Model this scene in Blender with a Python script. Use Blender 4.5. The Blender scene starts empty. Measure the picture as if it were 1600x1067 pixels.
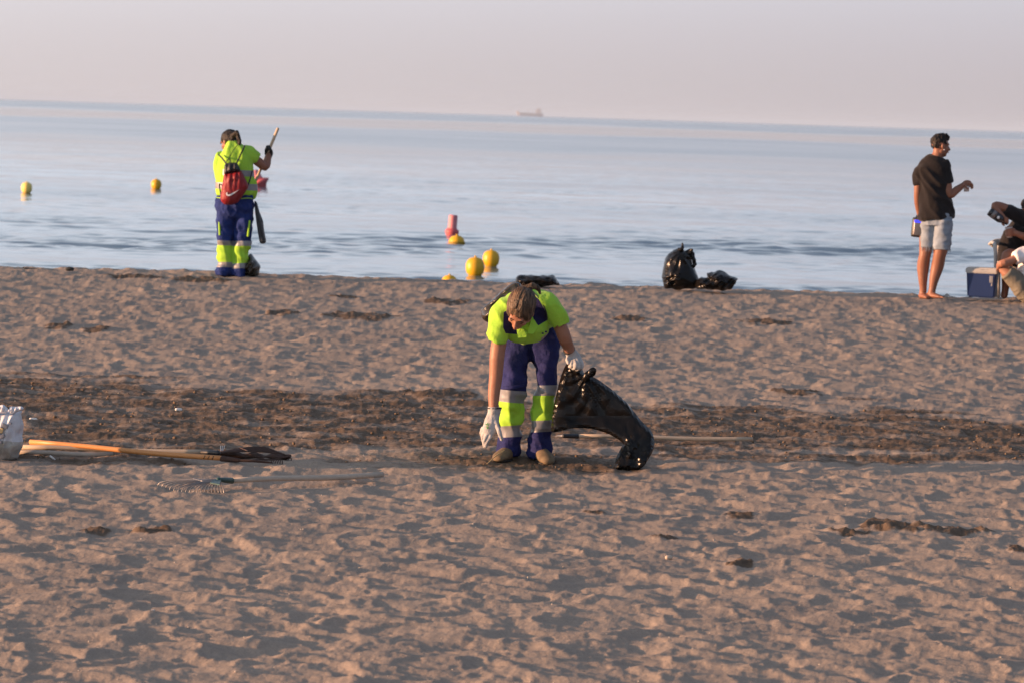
import bpy, bmesh, math, random
import numpy as np
from mathutils import Vector, Matrix, noise as mnoise
from mathutils.geometry import delaunay_2d_cdt

random.seed(7)
rng = np.random.default_rng(7)
scene = bpy.context.scene
COL = scene.collection
R = math.radians

# ---------------------------------------------------------------- camera
F_PX = 6000.0                    # 135 mm lens on a 36 mm wide sensor, photo 1600 px wide
CAM_Z = 2.05
ROLL = math.atan2(51.0, 1600.0)
PITCH = math.atan2(533.5 - 180.0, F_PX)
fwd = Vector((0, math.cos(PITCH), -math.sin(PITCH)))
r0 = Vector((1, 0, 0)); u0 = r0.cross(fwd)
c_right = math.cos(ROLL) * r0 + math.sin(ROLL) * u0
c_up = -math.sin(ROLL) * r0 + math.cos(ROLL) * u0
CAM = Vector((0, 0, CAM_Z))
cam_data = bpy.data.cameras.new('camera')
cam_data.sensor_width = 36.0
cam_data.lens = F_PX / 1600.0 * 36.0
cam_data.clip_start = 0.5
cam_data.clip_end = 90000.0
cam_data.dof.use_dof = True
cam_data.dof.focus_distance = 22.9
cam_data.dof.aperture_fstop = 8.0
cam = bpy.data.objects.new('camera', cam_data)
m3 = Matrix((c_right, c_up, -fwd)).transposed()
cam.matrix_world = Matrix.Translation(CAM) @ m3.to_4x4()
COL.objects.link(cam)
scene.camera = cam

def at(px, py, Y):
    """world point seen at photo pixel (px, py) at the distance Y in front of the camera"""
    d = fwd * F_PX + c_right * (px - 800.0) - c_up * (py - 533.5)
    return CAM + d * (Y / d.y)

# ---------------------------------------------------------------- light
SUN_ELEV = R(6.0)
SUN_DIR = Vector((-0.985, -0.17, 0)).normalized() * math.cos(SUN_ELEV) + Vector((0, 0, math.sin(SUN_ELEV)))
SUN_ROT = math.atan2(SUN_DIR.x, SUN_DIR.y)
world = bpy.data.worlds.new('World'); scene.world = world
world.use_nodes = True
nt = world.node_tree; nt.nodes.clear()
wo = nt.nodes.new('ShaderNodeOutputWorld'); bg = nt.nodes.new('ShaderNodeBackground')
sky = nt.nodes.new('ShaderNodeTexSky'); sky.sky_type = 'NISHITA'; sky.sun_disc = False
sky.sun_elevation = SUN_ELEV; sky.sun_rotation = SUN_ROT
sky.air_density = 1.0; sky.dust_density = 1.2; sky.ozone_density = 1.5
# pinkish haze lying low over the horizon, all the way round, brighter towards the sun
tc = nt.nodes.new('ShaderNodeTexCoord')
sep = nt.nodes.new('ShaderNodeSeparateXYZ'); nt.links.new(tc.outputs['Generated'], sep.inputs[0])
ramp = nt.nodes.new('ShaderNodeMapRange'); ramp.interpolation_type = 'SMOOTHERSTEP'
nt.links.new(sep.outputs['Z'], ramp.inputs['Value'])
ramp.inputs['From Min'].default_value = -0.02; ramp.inputs['From Max'].default_value = 0.34
ramp.inputs['To Min'].default_value = 1.0; ramp.inputs['To Max'].default_value = 0.22
dot = nt.nodes.new('ShaderNodeVectorMath'); dot.operation = 'DOT_PRODUCT'
nt.links.new(tc.outputs['Generated'], dot.inputs[0]); dot.inputs[1].default_value = (SUN_DIR.x, SUN_DIR.y, 0)
hz = nt.nodes.new('ShaderNodeMapRange')
nt.links.new(dot.outputs['Value'], hz.inputs['Value'])
hz.inputs['From Min'].default_value = -1.0; hz.inputs['From Max'].default_value = 1.0
hz.clamp = True
hcol = nt.nodes.new('ShaderNodeMix'); hcol.data_type = 'RGBA'
nt.links.new(hz.outputs[0], hcol.inputs['Factor'])
SKY_K = 0.12
def k(c): return (c[0] / SKY_K, c[1] / SKY_K, c[2] / SKY_K, 1)
hcol.inputs['A'].default_value = k((0.095, 0.083, 0.108))
hcol.inputs['B'].default_value = k((0.545, 0.490, 0.470))
# just above the low haze the air is a paler, cooler blue
hup = nt.nodes.new('ShaderNodeMapRange'); hup.interpolation_type = 'SMOOTHSTEP'
nt.links.new(sep.outputs['Z'], hup.inputs['Value'])
hup.inputs['From Min'].default_value = 0.0; hup.inputs['From Max'].default_value = 0.10
hcool = nt.nodes.new('ShaderNodeMix'); hcool.data_type = 'RGBA'; hcool.blend_type = 'MULTIPLY'
nt.links.new(hup.outputs[0], hcool.inputs['Factor'])
nt.links.new(hcol.outputs['Result'], hcool.inputs['A']); hcool.inputs['B'].default_value = (1.52, 1.86, 2.10, 1)
mx = nt.nodes.new('ShaderNodeMix'); mx.data_type = 'RGBA'
nt.links.new(ramp.outputs[0], mx.inputs['Factor'])
tint = nt.nodes.new('ShaderNodeMix'); tint.data_type = 'RGBA'; tint.blend_type = 'MULTIPLY'
tint.inputs['Factor'].default_value = 1.0
nt.links.new(sky.outputs[0], tint.inputs['A']); tint.inputs['B'].default_value = (0.80, 0.72, 0.80, 1)
nt.links.new(tint.outputs['Result'], mx.inputs['A']); nt.links.new(hcool.outputs['Result'], mx.inputs['B'])
nt.links.new(mx.outputs['Result'], bg.inputs[0]); bg.inputs[1].default_value = SKY_K
nt.links.new(bg.outputs[0], wo.inputs[0])

sun_data = bpy.data.lights.new('sun', 'SUN'); sun_data.energy = 5.0; sun_data.angle = R(0.8)
sun_data.color = (1.0, 0.565, 0.32)
sun = bpy.data.objects.new('sun', sun_data); COL.objects.link(sun)
sun.rotation_euler = SUN_DIR.to_track_quat('Z', 'Y').to_euler()
sun.location = SUN_DIR * 60

scene.view_settings.view_transform = 'Standard'
scene.view_settings.look = 'None'
scene.view_settings.exposure = 1.12
scene.view_settings.gamma = 1.0
scene.view_settings.use_curve_mapping = False
scene.cycles.max_bounces = 6
scene.cycles.volume_bounces = 0
scene.cycles.use_denoising = True

# ---------------------------------------------------------------- helpers: materials
def lin(r, g, b):
    f = lambda v: (v / 255.0) / 12.92 if v <= 10 else (((v / 255.0) + 0.055) / 1.055) ** 2.4
    return (f(r), f(g), f(b))

def mat(name, color, rough=0.8, spec=0.3, var=0.12, vscale=14.0, bump=0.0, bscale=60.0, bdist=0.004,
        metal=0.0, stretch=(1, 1, 1), sss=0.0, trans=0.0, sheen=0.0, emit=None, estr=0.0, coat=0.0):
    m = bpy.data.materials.new(name); m.use_nodes = True
    n = m.node_tree; p = n.nodes['Principled BSDF']
    p.inputs['Roughness'].default_value = rough
    p.inputs['Specular IOR Level'].default_value = spec
    p.inputs['Metallic'].default_value = metal
    p.inputs['Transmission Weight'].default_value = trans
    p.inputs['Coat Weight'].default_value = coat
    p.inputs['Sheen Weight'].default_value = sheen
    if sss:
        p.inputs['Subsurface Weight'].default_value = sss
        p.inputs['Subsurface Radius'].default_value = (0.012, 0.004, 0.002)
        p.inputs['Subsurface Scale'].default_value = 1.0
    if emit:
        p.inputs['Emission Color'].default_value = (*emit, 1); p.inputs['Emission Strength'].default_value = estr
    tc = n.nodes.new('ShaderNodeTexCoord'); mp = n.nodes.new('ShaderNodeMapping')
    mp.inputs['Scale'].default_value = stretch
    n.links.new(tc.outputs['Object'], mp.inputs[0])
    nz = n.nodes.new('ShaderNodeTexNoise'); nz.inputs['Scale'].default_value = vscale
    nz.inputs['Detail'].default_value = 5; nz.inputs['Roughness'].default_value = 0.6
    n.links.new(mp.outputs[0], nz.inputs['Vector'])
    mr = n.nodes.new('ShaderNodeMapRange')
    mr.inputs['From Min'].default_value = 0.25; mr.inputs['From Max'].default_value = 0.75
    mr.inputs['To Min'].default_value = 1 - var; mr.inputs['To Max'].default_value = 1 + var
    n.links.new(nz.outputs['Fac'], mr.inputs['Value'])
    vm = n.nodes.new('ShaderNodeVectorMath'); vm.operation = 'SCALE'
    vm.inputs[0].default_value = color
    n.links.new(mr.outputs[0], vm.inputs['Scale'])
    n.links.new(vm.outputs[0], p.inputs['Base Color'])
    if bump:
        nb = n.nodes.new('ShaderNodeTexNoise'); nb.inputs['Scale'].default_value = bscale
        nb.inputs['Detail'].default_value = 4
        n.links.new(mp.outputs[0], nb.inputs['Vector'])
        b = n.nodes.new('ShaderNodeBump'); b.inputs['Strength'].default_value = bump
        b.inputs['Distance'].default_value = bdist
        n.links.new(nb.outputs['Fac'], b.inputs['Height']); n.links.new(b.outputs[0], p.inputs['Normal'])
    return m

# ---------------------------------------------------------------- helpers: numpy noise
def _hash(ix, iy, seed):
    h = (ix.astype(np.int64) * 374761393 + iy.astype(np.int64) * 668265263 + seed * 1442695041) & 0xFFFFFFFF
    h = ((h ^ (h >> 13)) * 1274126177) & 0xFFFFFFFF
    h = (h ^ (h >> 16)) & 0xFFFFFFFF
    return h.astype(np.float64) / 4294967296.0

def perlin(x, y, seed=0):
    ix = np.floor(x); iy = np.floor(y); fx = x - ix; fy = y - iy
    ux = fx * fx * fx * (fx * (fx * 6 - 15) + 10); uy = fy * fy * fy * (fy * (fy * 6 - 15) + 10)
    def g(ox, oy):
        a = _hash(ix + ox, iy + oy, seed) * 2 * np.pi
        return np.cos(a) * (fx - ox) + np.sin(a) * (fy - oy)
    n0 = g(0, 0) * (1 - ux) + g(1, 0) * ux
    n1 = g(0, 1) * (1 - ux) + g(1, 1) * ux
    return (n0 * (1 - uy) + n1 * uy) * 1.5

def fbm(x, y, seed=0, octv=4, gain=0.5):
    s = 0; a = 1.0; t = 0
    for o in range(octv):
        s = s + a * perlin(x * 2 ** o + 17.3 * o, y * 2 ** o - 9.1 * o, seed + o); t += a; a *= gain
    return s / t

def worley(x, y, seed=0, jit=0.9):
    ix = np.floor(x); iy = np.floor(y); best = np.full(x.shape, 9.0); sid = np.zeros(x.shape)
    for ox in (-1, 0, 1):
        for oy in (-1, 0, 1):
            cx = ix + ox; cy = iy + oy
            px = cx + 0.5 + jit * (_hash(cx, cy, seed) - 0.5); py = cy + 0.5 + jit * (_hash(cx, cy, seed + 5) - 0.5)
            d = np.sqrt((x - px) ** 2 + (y - py) ** 2)
            w = d < best
            sid = np.where(w, _hash(cx, cy, seed + 9), sid); best = np.where(w, d, best)
    return best, sid

def sstep(a, b, v):
    t = np.clip((v - a) / (b - a), 0, 1); return t * t * (3 - 2 * t)

# ---------------------------------------------------------------- the beach
WATER_Z = -0.80
def beach_profile(y):
    rise = 0.0165 * (np.minimum(y, 40.3) - 22.9)
    fall = np.where(y > 40.3, -0.10 * (y - 40.3) * sstep(40.3, 41.6, y), 0)
    fall = np.maximum(fall, -2.6)
    return rise + fall

PATCHES = []   # small dark clods: (photo x, photo y, half width px, half height px)
for q in [(150, 829, 26, 5), (237, 829, 40, 5), (1390, 822, 60, 9), (1490, 829, 62, 6), (1330, 832, 40, 4), (1155, 803, 26, 7),
          (930, 800, 24, 4), (1155, 883, 22, 5), (560, 494, 60, 6), (152, 512, 22, 5), (440, 490, 28, 5), (700, 470, 40, 5),
          (1200, 503, 46, 5), (1245, 612, 40, 4), (985, 497, 30, 5), (1588, 856, 20, 5), (90, 508, 26, 4), (540, 462, 30, 3),
          (1040, 841, 22, 4), (690, 614, 60, 7), (320, 437, 60, 4), (210, 432, 60, 3)]:
    px, py, hw, hh = q
    dep = py - (153 + 51 * px / 1600.0)
    Y = 14526.0 / (dep + 97.2)
    p = at(px, py, Y); s = F_PX / Y
    PATCHES.append((p.x, p.y, hw / s, hh * Y * Y / (2.3 * F_PX)))

def damp_mask(x, y):
    xn = x / y * F_PX + 800            # only the place of the raked strip, which runs across the beach
    c = 24.9 + 0.25 * np.sin(x * 0.9) + 0.35 * perlin(x * 0.5, y * 0.2, 31)
    half = 1.75 + 0.9 * sstep(1.0, -3.0, x) - 0.35 * sstep(1.0, 3.4, x)
    n = fbm(x * 0.55, y * 1.6, 40, 4, 0.6)
    m = sstep(0.30, -0.30, (np.abs(y - c) - half) / 1.3 + n * 1.5 + 0.05)
    streak = np.exp(-((y - (25.6 + 0.02 * x)) / 0.28) ** 2) * sstep(1.0, 2.0, x) * (0.6 + perlin(x * 2, y * 2, 8))
    m = np.clip(np.maximum(m * (0.72 + 0.7 * fbm(x * 1.8, y * 3.4, 44, 4, 0.6)), streak), 0, 1)
    pile = np.exp(-(((x - 0.15) / 0.75) ** 2 + ((y - 22.75) / 0.55) ** 2))
    m = np.maximum(m, np.clip(pile * 1.2 + 0.5 * n, 0, 1) * (pile > 0.12))
    pm = np.zeros_like(m)
    for (cx, cy, rx, ry) in PATCHES:
        sel = (np.abs(x - cx) < 2 * rx) & (np.abs(y - cy) < 2 * ry)
        if sel.any():
            d = ((x[sel] - cx) / rx) ** 2 + ((y[sel] - cy) / ry) ** 2
            pm[sel] = np.maximum(pm[sel], sstep(1.25, 0.35, d + 0.9 * perlin(x[sel] * 9, y[sel] * 6, 3)))
    return np.clip(np.maximum(m, pm), 0, 1), pm

def beach_height(x, y, want_mask=False):
    x = np.asarray(x, float); y = np.asarray(y, float)
    h = beach_profile(y) + 0.02 * fbm(x * 0.45, y * 0.3, 2, 2)
    wx = x + 0.09 * perlin(x * 2.8, y * 2.2, 11) + 0.03 * perlin(x * 7, y * 7, 13)
    wy = y + 0.10 * perlin(x * 2.2, y * 2.2, 12) + 0.03 * perlin(x * 7, y * 7, 14)
    d1, i1 = worley(wx / 0.200, wy / 0.165, 21)
    d2, i2 = worley(wx / 0.100 + 5.2, wy / 0.085, 22)
    amp = 0.7 + 0.7 * i1
    h = h + 0.022 * amp * (np.minimum(d1, 0.78) ** 1.8 - 0.25) + 0.0085 * (np.minimum(d2, 0.85) ** 1.7 - 0.2)
    h = h + 0.027 * fbm(wx / 0.34, wy / 0.27, 23, 4, 0.5) + 0.0050 * fbm(x / 0.055, y / 0.06, 27, 3, 0.6)
    m, pm = damp_mask(x, y)
    rough = fbm(x / 0.085, y / 0.095, 33, 4, 0.62)
    clod = np.maximum(rough, -0.15)
    h = h * (1 - 0.0 * m) + m * (0.020 * clod) + pm * (0.007 + 0.014 * clod)
    tread = sstep(39.2, 40.3, y)
    h = h + tread * 0.012 * fbm(x / 0.5, y / 0.8, 52, 3)
    return (h, m) if want_mask else h

def ground_z(x, y):
    return float(beach_height(np.array([x]), np.array([y]))[0])

def grid_mesh(name, X, Y, Z, extra=None):
    nr, nc = X.shape
    me = bpy.data.meshes.new(name)
    v = np.stack([X, Y, Z], -1).reshape(-1, 3)
    idx = np.arange(nr * nc).reshape(nr, nc)
    f = np.stack([idx[:-1, :-1], idx[:-1, 1:], idx[1:, 1:], idx[1:, :-1]], -1).reshape(-1, 4)
    nv = len(v)
    if extra is not None:
        v = np.vstack([v, extra[0]]); f = np.vstack([f, extra[1] + nv])
    me.vertices.add(len(v)); me.vertices.foreach_set('co', v.astype(np.float32).ravel())
    me.loops.add(f.size); me.loops.foreach_set('vertex_index', f.astype(np.int32).ravel())
    me.polygons.add(len(f)); me.polygons.foreach_set('loop_start', (np.arange(len(f)) * 4).astype(np.int32))
    me.polygons.foreach_set('loop_total', np.full(len(f), 4, np.int32))
    me.update(calc_edges=True); me.validate()
    me.polygons.foreach_set('use_smooth', np.ones(len(f), bool))
    return me

def fine_rows(y0, y1, fn):
    ys = [y0]
    while ys[-1] < y1: ys.append(ys[-1] + fn(ys[-1]))
    return np.array(ys)

# fine sheet in front of the camera, coarse sheet all round it, one mesh
rows = fine_rows(13.2, 43.5, lambda y: 0.00010 * y * y + 0.002 if y < 40.2 else 0.12)
u = np.linspace(-1, 1, 960)
Yg, U = np.meshgrid(rows, u, indexing='ij')
Xg = U * (0.155 * Yg + 0.9)
Zg, Mg = beach_height(Xg, Yg, True)
cy_ = np.concatenate([np.linspace(-60, 12.5, 60), np.linspace(12.9, 44, 60), np.linspace(44.5, 62, 20)])
cx_ = np.concatenate([np.linspace(-400, -12, 40), np.linspace(-11.7, 11.7, 90), np.linspace(12, 400, 40)])
CX, CY = np.meshgrid(cx_, cy_)
CZ = beach_profile(CY) + 0.03 * fbm(CX * 1.3, CY * 1.3, 5, 3)
inside = (CY > 13.6) & (CY < 43.0) & (np.abs(CX) < 0.155 * CY + 0.7)
CZ = np.where(inside, CZ - 0.25, CZ - 0.012)
nr_, nc_ = CX.shape
ci = np.arange(nr_ * nc_).reshape(nr_, nc_)
cf = np.stack([ci[:-1, :-1], ci[:-1, 1:], ci[1:, 1:], ci[1:, :-1]], -1).reshape(-1, 4)
beach_me = grid_mesh('sand_beach', Xg, Yg, Zg, (np.stack([CX, CY, CZ], -1).reshape(-1, 3), cf))
att = beach_me.attributes.new('damp', 'FLOAT', 'POINT')
att.data.foreach_set('value', np.concatenate([Mg.ravel(), damp_mask(CX, CY)[0].ravel() * 0.8]).astype(np.float32))
beach = bpy.data.objects.new('sand_beach', beach_me); COL.objects.link(beach); beach['kind'] = 'structure'

def sand_material():
    m = bpy.data.materials.new('sand'); m.use_nodes = True
    n = m.node_tree; p = n.nodes['Principled BSDF']; L = n.links.new
    p.inputs['Roughness'].default_value = 0.95; p.inputs['Specular IOR Level'].default_value = 0.15
    tc = n.nodes.new('ShaderNodeTexCoord')
    def nz(scale, detail=4, rough=0.6):
        t = n.nodes.new('ShaderNodeTexNoise'); t.inputs['Scale'].default_value = scale
        t.inputs['Detail'].default_value = detail; t.inputs['Roughness'].default_value = rough
        L(tc.outputs['Object'], t.inputs['Vector']); return t
    def mixc(f, a, b, blend='MIX'):
        t = n.nodes.new('ShaderNodeMix'); t.data_type = 'RGBA'; t.blend_type = blend
        if isinstance(f, float): t.inputs['Factor'].default_value = f
        else: L(f, t.inputs['Factor'])
        for s, v in (('A', a), ('B', b)):
            if isinstance(v, tuple): t.inputs[s].default_value = (*v, 1)
            else: L(v, t.inputs[s])
        return t.outputs['Result']
    def mr(v, a, b, c, d):
        t = n.nodes.new('ShaderNodeMapRange'); L(v, t.inputs['Value'])
        for i, q in enumerate((a, b, c, d)): t.inputs[i + 1].default_value = q
        return t.outputs[0]
    big = nz(0.7, 5, 0.6).outputs['Fac']; med = nz(9, 5, 0.7).outputs['Fac']; gr = nz(110, 6, 0.85).outputs['Fac']
    dry = mixc(mr(big, 0.35, 0.65, 0, 1), (0.330, 0.262, 0.208), (0.268, 0.217, 0.178))
    dry = mixc(mr(med, 0.4, 0.7, 0, 0.5), dry, (0.36, 0.284, 0.222))
    wet = mixc(mr(med, 0.35, 0.65, 0, 1), (0.092, 0.062, 0.042), (0.15, 0.104, 0.070))
    a = n.nodes.new('ShaderNodeAttribute'); a.attribute_name = 'damp'
    ad = n.nodes.new('ShaderNodeMath'); ad.operation = 'MULTIPLY_ADD'
    L(mr(nz(24, 4, 0.7).outputs['Fac'], 0.3, 0.7, -0.6, 0.6), ad.inputs[0]); ad.inputs[1].default_value = 0.45; L(a.outputs['Fac'], ad.inputs[2])
    c = mixc(mr(ad.outputs[0], 0.22, 0.80, 0, 1), dry, wet)
    grv = n.nodes.new('ShaderNodeVectorMath'); grv.operation = 'SCALE'
    L(c, grv.inputs[0]); L(mr(gr, 0.3, 0.7, 0.66, 1.34), grv.inputs['Scale'])
    L(grv.outputs[0], p.inputs['Base Color'])
    b1 = n.nodes.new('ShaderNodeBump'); b1.inputs['Strength'].default_value = 0.55; b1.inputs['Distance'].default_value = 0.010
    L(nz(42, 5, 0.65).outputs['Fac'], b1.inputs['Height'])
    b2 = n.nodes.new('ShaderNodeBump'); b2.inputs['Strength'].default_value = 0.5; b2.inputs['Distance'].default_value = 0.0022
    L(gr, b2.inputs['Height']); L(b1.outputs[0], b2.inputs['Normal']); L(b2.outputs[0], p.inputs['Normal'])
    return m
beach_me.materials.append(sand_material())

# ---------------------------------------------------------------- the sea
srows = fine_rows(47.0, 42000.0, lambda y: 0.0019 * y if y < 260 else (0.006 * y if y < 2500 else 0.03 * y))
su = np.linspace(-1, 1, 420)
SY, SU = np.meshgrid(srows, su, indexing='ij')
SX = SU * (0.165 * SY + 4.0)
def sea_height(x, y):
    fade = np.clip(150.0 / y, 0.1, 1.0)
    wx = x + 1.5 * perlin(x * 0.05, y * 0.08, 61)
    wy = y + 2.0 * perlin(x * 0.06, y * 0.05, 62)
    h = 0.040 * perlin(wx / 16.0, wy / 5.2, 63) * sstep(500, 150, y)
    h += 0.075 * np.exp(-((wy - 86.5) / 1.3) ** 2) * (0.8 + 0.6 * perlin(x / 9, y / 9, 60))
    h += 0.045 * np.exp(-((wy - 78.0) / 0.9) ** 2) * (0.6 + 0.9 * perlin(x / 5, y / 9, 59))
    h += 0.016 * perlin(wx / 3.4, wy / 1.5, 64) * fade
    h += 0.024 * perlin(wx / 1.9, wy / 1.0, 67) * sstep(73, 77, wy) * sstep(98, 88, wy)
    h += 0.020 * perlin(wx / 1.6, wy / 0.8, 68) * sstep(70, 66, wy)
    zone = 1.0 + 1.1 * sstep(73, 77, wy) * sstep(96, 88, wy) + 0.9 * sstep(70, 66, wy)
    calm = zone * 0.50 + zone * 0.65 * sstep(-0.3, 0.35, perlin(x / 14.0, y / 10.0, 70))
    h += 0.021 * perlin(wx / 0.95, wy / 0.62, 65) * fade * calm
    h += 0.009 * perlin(x / 0.5, y / 0.33, 66) * fade * calm * (y < 200)
    return h
SZ = WATER_Z + sea_height(SX, SY)
ex = np.array([[-42000, 46.5, WATER_Z - .2], [42000, 46.5, WATER_Z - .2], [42000, 42000, WATER_Z - 2.5], [-42000, 42000, WATER_Z - 2.5]], float)
sea_me = grid_mesh('sea', SX, SY, SZ, (ex, np.array([[0, 1, 2, 3]])))
wind = 0.50 + 0.35 * fbm(SX / 40.0, np.log(SY) * 7.0, 80, 3)
dist_band = lambda a, b, w: sstep(a * (1 - w), a, SY) * sstep(b * (1 + w), b, SY)
warp = SY * (1 + 0.12 * perlin(SX / (0.07 * SY + 1), np.log(SY) * 2, 84))
SYw = SY; 
def band(lo, hi, w=0.15): return sstep(lo * (1 - w), lo, warp) * sstep(hi * (1 + w), hi, warp)
wind = wind + 0.6 * sstep(1150, 1500, warp) - 0.35 * band(700, 1100) + 0.40 * band(330, 560) - 0.12 * band(130, 250)
sa = sea_me.attributes.new('wind', 'FLOAT', 'POINT')
sa.data.foreach_set('value', np.concatenate([np.clip(wind, 0, 1.5).ravel(), np.full(4, 0.6)]).astype(np.float32))
sea = bpy.data.objects.new('sea', sea_me); COL.objects.link(sea); sea['kind'] = 'structure'

def sea_material():
    m = bpy.data.materials.new('sea_water'); m.use_nodes = True
    n = m.node_tree; p = n.nodes['Principled BSDF']; L = n.links.new
    p.inputs['Base Color'].default_value = (0.075, 0.13, 0.19, 1)
    p.inputs['IOR'].default_value = 1.33
    p.inputs['Specular IOR Level'].default_value = 0.5
    a = n.nodes.new('ShaderNodeAttribute'); a.attribute_name = 'wind'
    mr = n.nodes.new('ShaderNodeMapRange'); L(a.outputs['Fac'], mr.inputs['Value'])
    mr.inputs[1].default_value = 0; mr.inputs[2].default_value = 1.4; mr.inputs[3].default_value = 0.04; mr.inputs[4].default_value = 0.24
    L(mr.outputs[0], p.inputs['Roughness'])
    tc = n.nodes.new('ShaderNodeTexCoord'); mp = n.nodes.new('ShaderNodeMapping'); mp.inputs['Scale'].default_value = (0.55, 1.0, 1.0)
    L(tc.outputs['Object'], mp.inputs[0])
    nz = n.nodes.new('ShaderNodeTexNoise'); nz.inputs['Scale'].default_value = 2.2; nz.inputs['Detail'].default_value = 4
    L(mp.outputs[0], nz.inputs['Vector'])
    b = n.nodes.new('ShaderNodeBump'); b.inputs['Distance'].default_value = 0.012; b.inputs['Strength'].default_value = 0.4
    L(nz.outputs['Fac'], b.inputs['Height']); L(b.outputs[0], p.inputs['Normal'])
    return m
sea_me.materials.append(sea_material())

# ---------------------------------------------------------------- haze over the water
bm = bmesh.new()
bmesh.ops.create_cube(bm, size=1.0)
bmesh.ops.scale(bm, vec=(90000, 43000, 40), verts=bm.verts)
bmesh.ops.translate(bm, vec=(0, 21400, 15.5), verts=bm.verts)
hm = bpy.data.meshes.new('haze'); bm.to_mesh(hm); bm.free()
haze = bpy.data.objects.new('haze', hm); COL.objects.link(haze); haze['kind'] = 'stuff'
haze['label'] = 'thin pale haze lying over the sea and the beach'
hmat = bpy.data.materials.new('haze'); hmat.use_nodes = True
hn = hmat.node_tree; hn.nodes.clear()
ho = hn.nodes.new('ShaderNodeOutputMaterial'); pv = hn.nodes.new('ShaderNodeVolumePrincipled')
pv.inputs['Color'].default_value = (0.60, 0.78, 1.0, 1); pv.inputs['Density'].default_value = 0.00006
pv.inputs['Anisotropy'].default_value = 0.0
hn.links.new(pv.outputs[0], ho.inputs['Volume'])
hm.materials.append(hmat)

# ================================================================ helpers: meshes
DG = bpy.context.evaluated_depsgraph_get

def link_mesh(name, me, material=None, parent=None, smooth=True):
    o = bpy.data.objects.new(name, me); COL.objects.link(o)
    if material is not None:
        me.materials.clear(); me.materials.append(material)
    if smooth and len(me.polygons):
        me.polygons.foreach_set('use_smooth', np.ones(len(me.polygons), bool))
    if parent is not None:
        o.parent = parent
        o.matrix_parent_inverse = parent.matrix_world.inverted()
    return o

def bm_obj(name, bm, material=None, parent=None, smooth=True):
    me = bpy.data.meshes.new(name); bmesh.ops.recalc_face_normals(bm, faces=bm.faces); bm.to_mesh(me); bm.free()
    return link_mesh(name, me, material, parent, smooth)

def tag(o, label, cat, group=None):
    o['label'] = label; o['category'] = cat
    if group: o['group'] = group
    return o

def thing(name, label, cat, loc, group=None):
    o = bpy.data.objects.new(name, None); o.empty_display_size = 0.2
    o.matrix_world = Matrix.Translation(loc)
    COL.objects.link(o)
    return tag(o, label, cat, group)

def tube(bm, pts, rad, seg=16, up=None, caps=True, sub=0):
    """loft through pts; rad: one number, (side, depth) or a list of those; closed with rounded caps"""
    pts = [Vector(p) for p in pts]
    n = len(pts)
    if not isinstance(rad, list): rad = [rad] * n
    rr = [(r, r) if not isinstance(r, (tuple, list)) else tuple(r) for r in rad]
    if sub:
        P, Q = [], []
        for i in range(n - 1):
            p0 = pts[max(i - 1, 0)]; p1 = pts[i]; p2 = pts[i + 1]; p3 = pts[min(i + 2, n - 1)]
            r0_, r1_, r2_, r3_ = rr[max(i - 1, 0)], rr[i], rr[i + 1], rr[min(i + 2, n - 1)]
            for s in range(sub):
                t = s / sub
                h = lambda a, b, c, d: 0.5 * ((2 * b) + (c - a) * t + (2 * a - 5 * b + 4 * c - d) * t * t + (3 * b - a - 3 * c + d) * t ** 3)
                P.append(h(p0, p1, p2, p3)); Q.append((max(h(r0_[0], r1_[0], r2_[0], r3_[0]), 1e-4), max(h(r0_[1], r1_[1], r2_[1], r3_[1]), 1e-4)))
        P.append(pts[-1]); Q.append(rr[-1]); pts, rr = P, Q; n = len(pts)
    up = Vector(up) if up is not None else None
    rings = []; prev_side = None
    frames = []
    for i in range(n):
        t = (pts[min(i + 1, n - 1)] - pts[max(i - 1, 0)])
        t = t.normalized() if t.length > 1e-9 else Vector((0, 0, 1))
        if up is not None:
            side = t.cross(up)
            if side.length < 1e-4: side = prev_side or t.orthogonal()
        else:
            side = (prev_side - t * prev_side.dot(t)) if prev_side is not None else t.orthogonal()
        side.normalize()
        if prev_side is not None and side.dot(prev_side) < 0: side = -side
        prev_side = side
        frames.append((t, side, t.cross(side).normalized()))
    def ring(c, fr, a, b):
        return [bm.verts.new(c + fr[1] * (a * math.cos(2 * math.pi * j / seg)) + fr[2] * (b * math.sin(2 * math.pi * j / seg))) for j in range(seg)]
    seq = []
    if caps:
        for a in (75, 50, 25):
            s, c = math.sin(R(a)), math.cos(R(a))
            m = min(rr[0])
            seq.append((pts[0] - frames[0][0] * m * s * 0.9, frames[0], rr[0][0] * c, rr[0][1] * c))
    for i in range(n): seq.append((pts[i], frames[i], rr[i][0], rr[i][1]))
    if caps:
        for a in (25, 50, 75):
            s, c = math.sin(R(a)), math.cos(R(a)); m = min(rr[-1])
            seq.append((pts[-1] + frames[-1][0] * m * s * 0.9, frames[-1], rr[-1][0] * c, rr[-1][1] * c))
    for (c, fr, a, b) in seq: rings.append(ring(c, fr, a, b))
    for i in range(len(rings) - 1):
        for j in range(seg):
            k_ = (j + 1) % seg
            bm.faces.new((rings[i][j], rings[i][k_], rings[i + 1][k_], rings[i + 1][j]))
    bm.faces.new(list(reversed(rings[0]))); bm.faces.new(rings[-1])
    return bm

def blob(bm, c, r, rot=None, seg=20):
    """ellipsoid"""
    mt = Matrix.Translation(Vector(c)) @ ((rot.to_matrix().to_4x4()) if rot is not None else Matrix.Identity(4)) @ Matrix.Diagonal((r[0], r[1], r[2], 1))
    bmesh.ops.create_uvsphere(bm, u_segments=seg, v_segments=seg // 2, radius=1.0, matrix=mt)
    return bm

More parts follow.
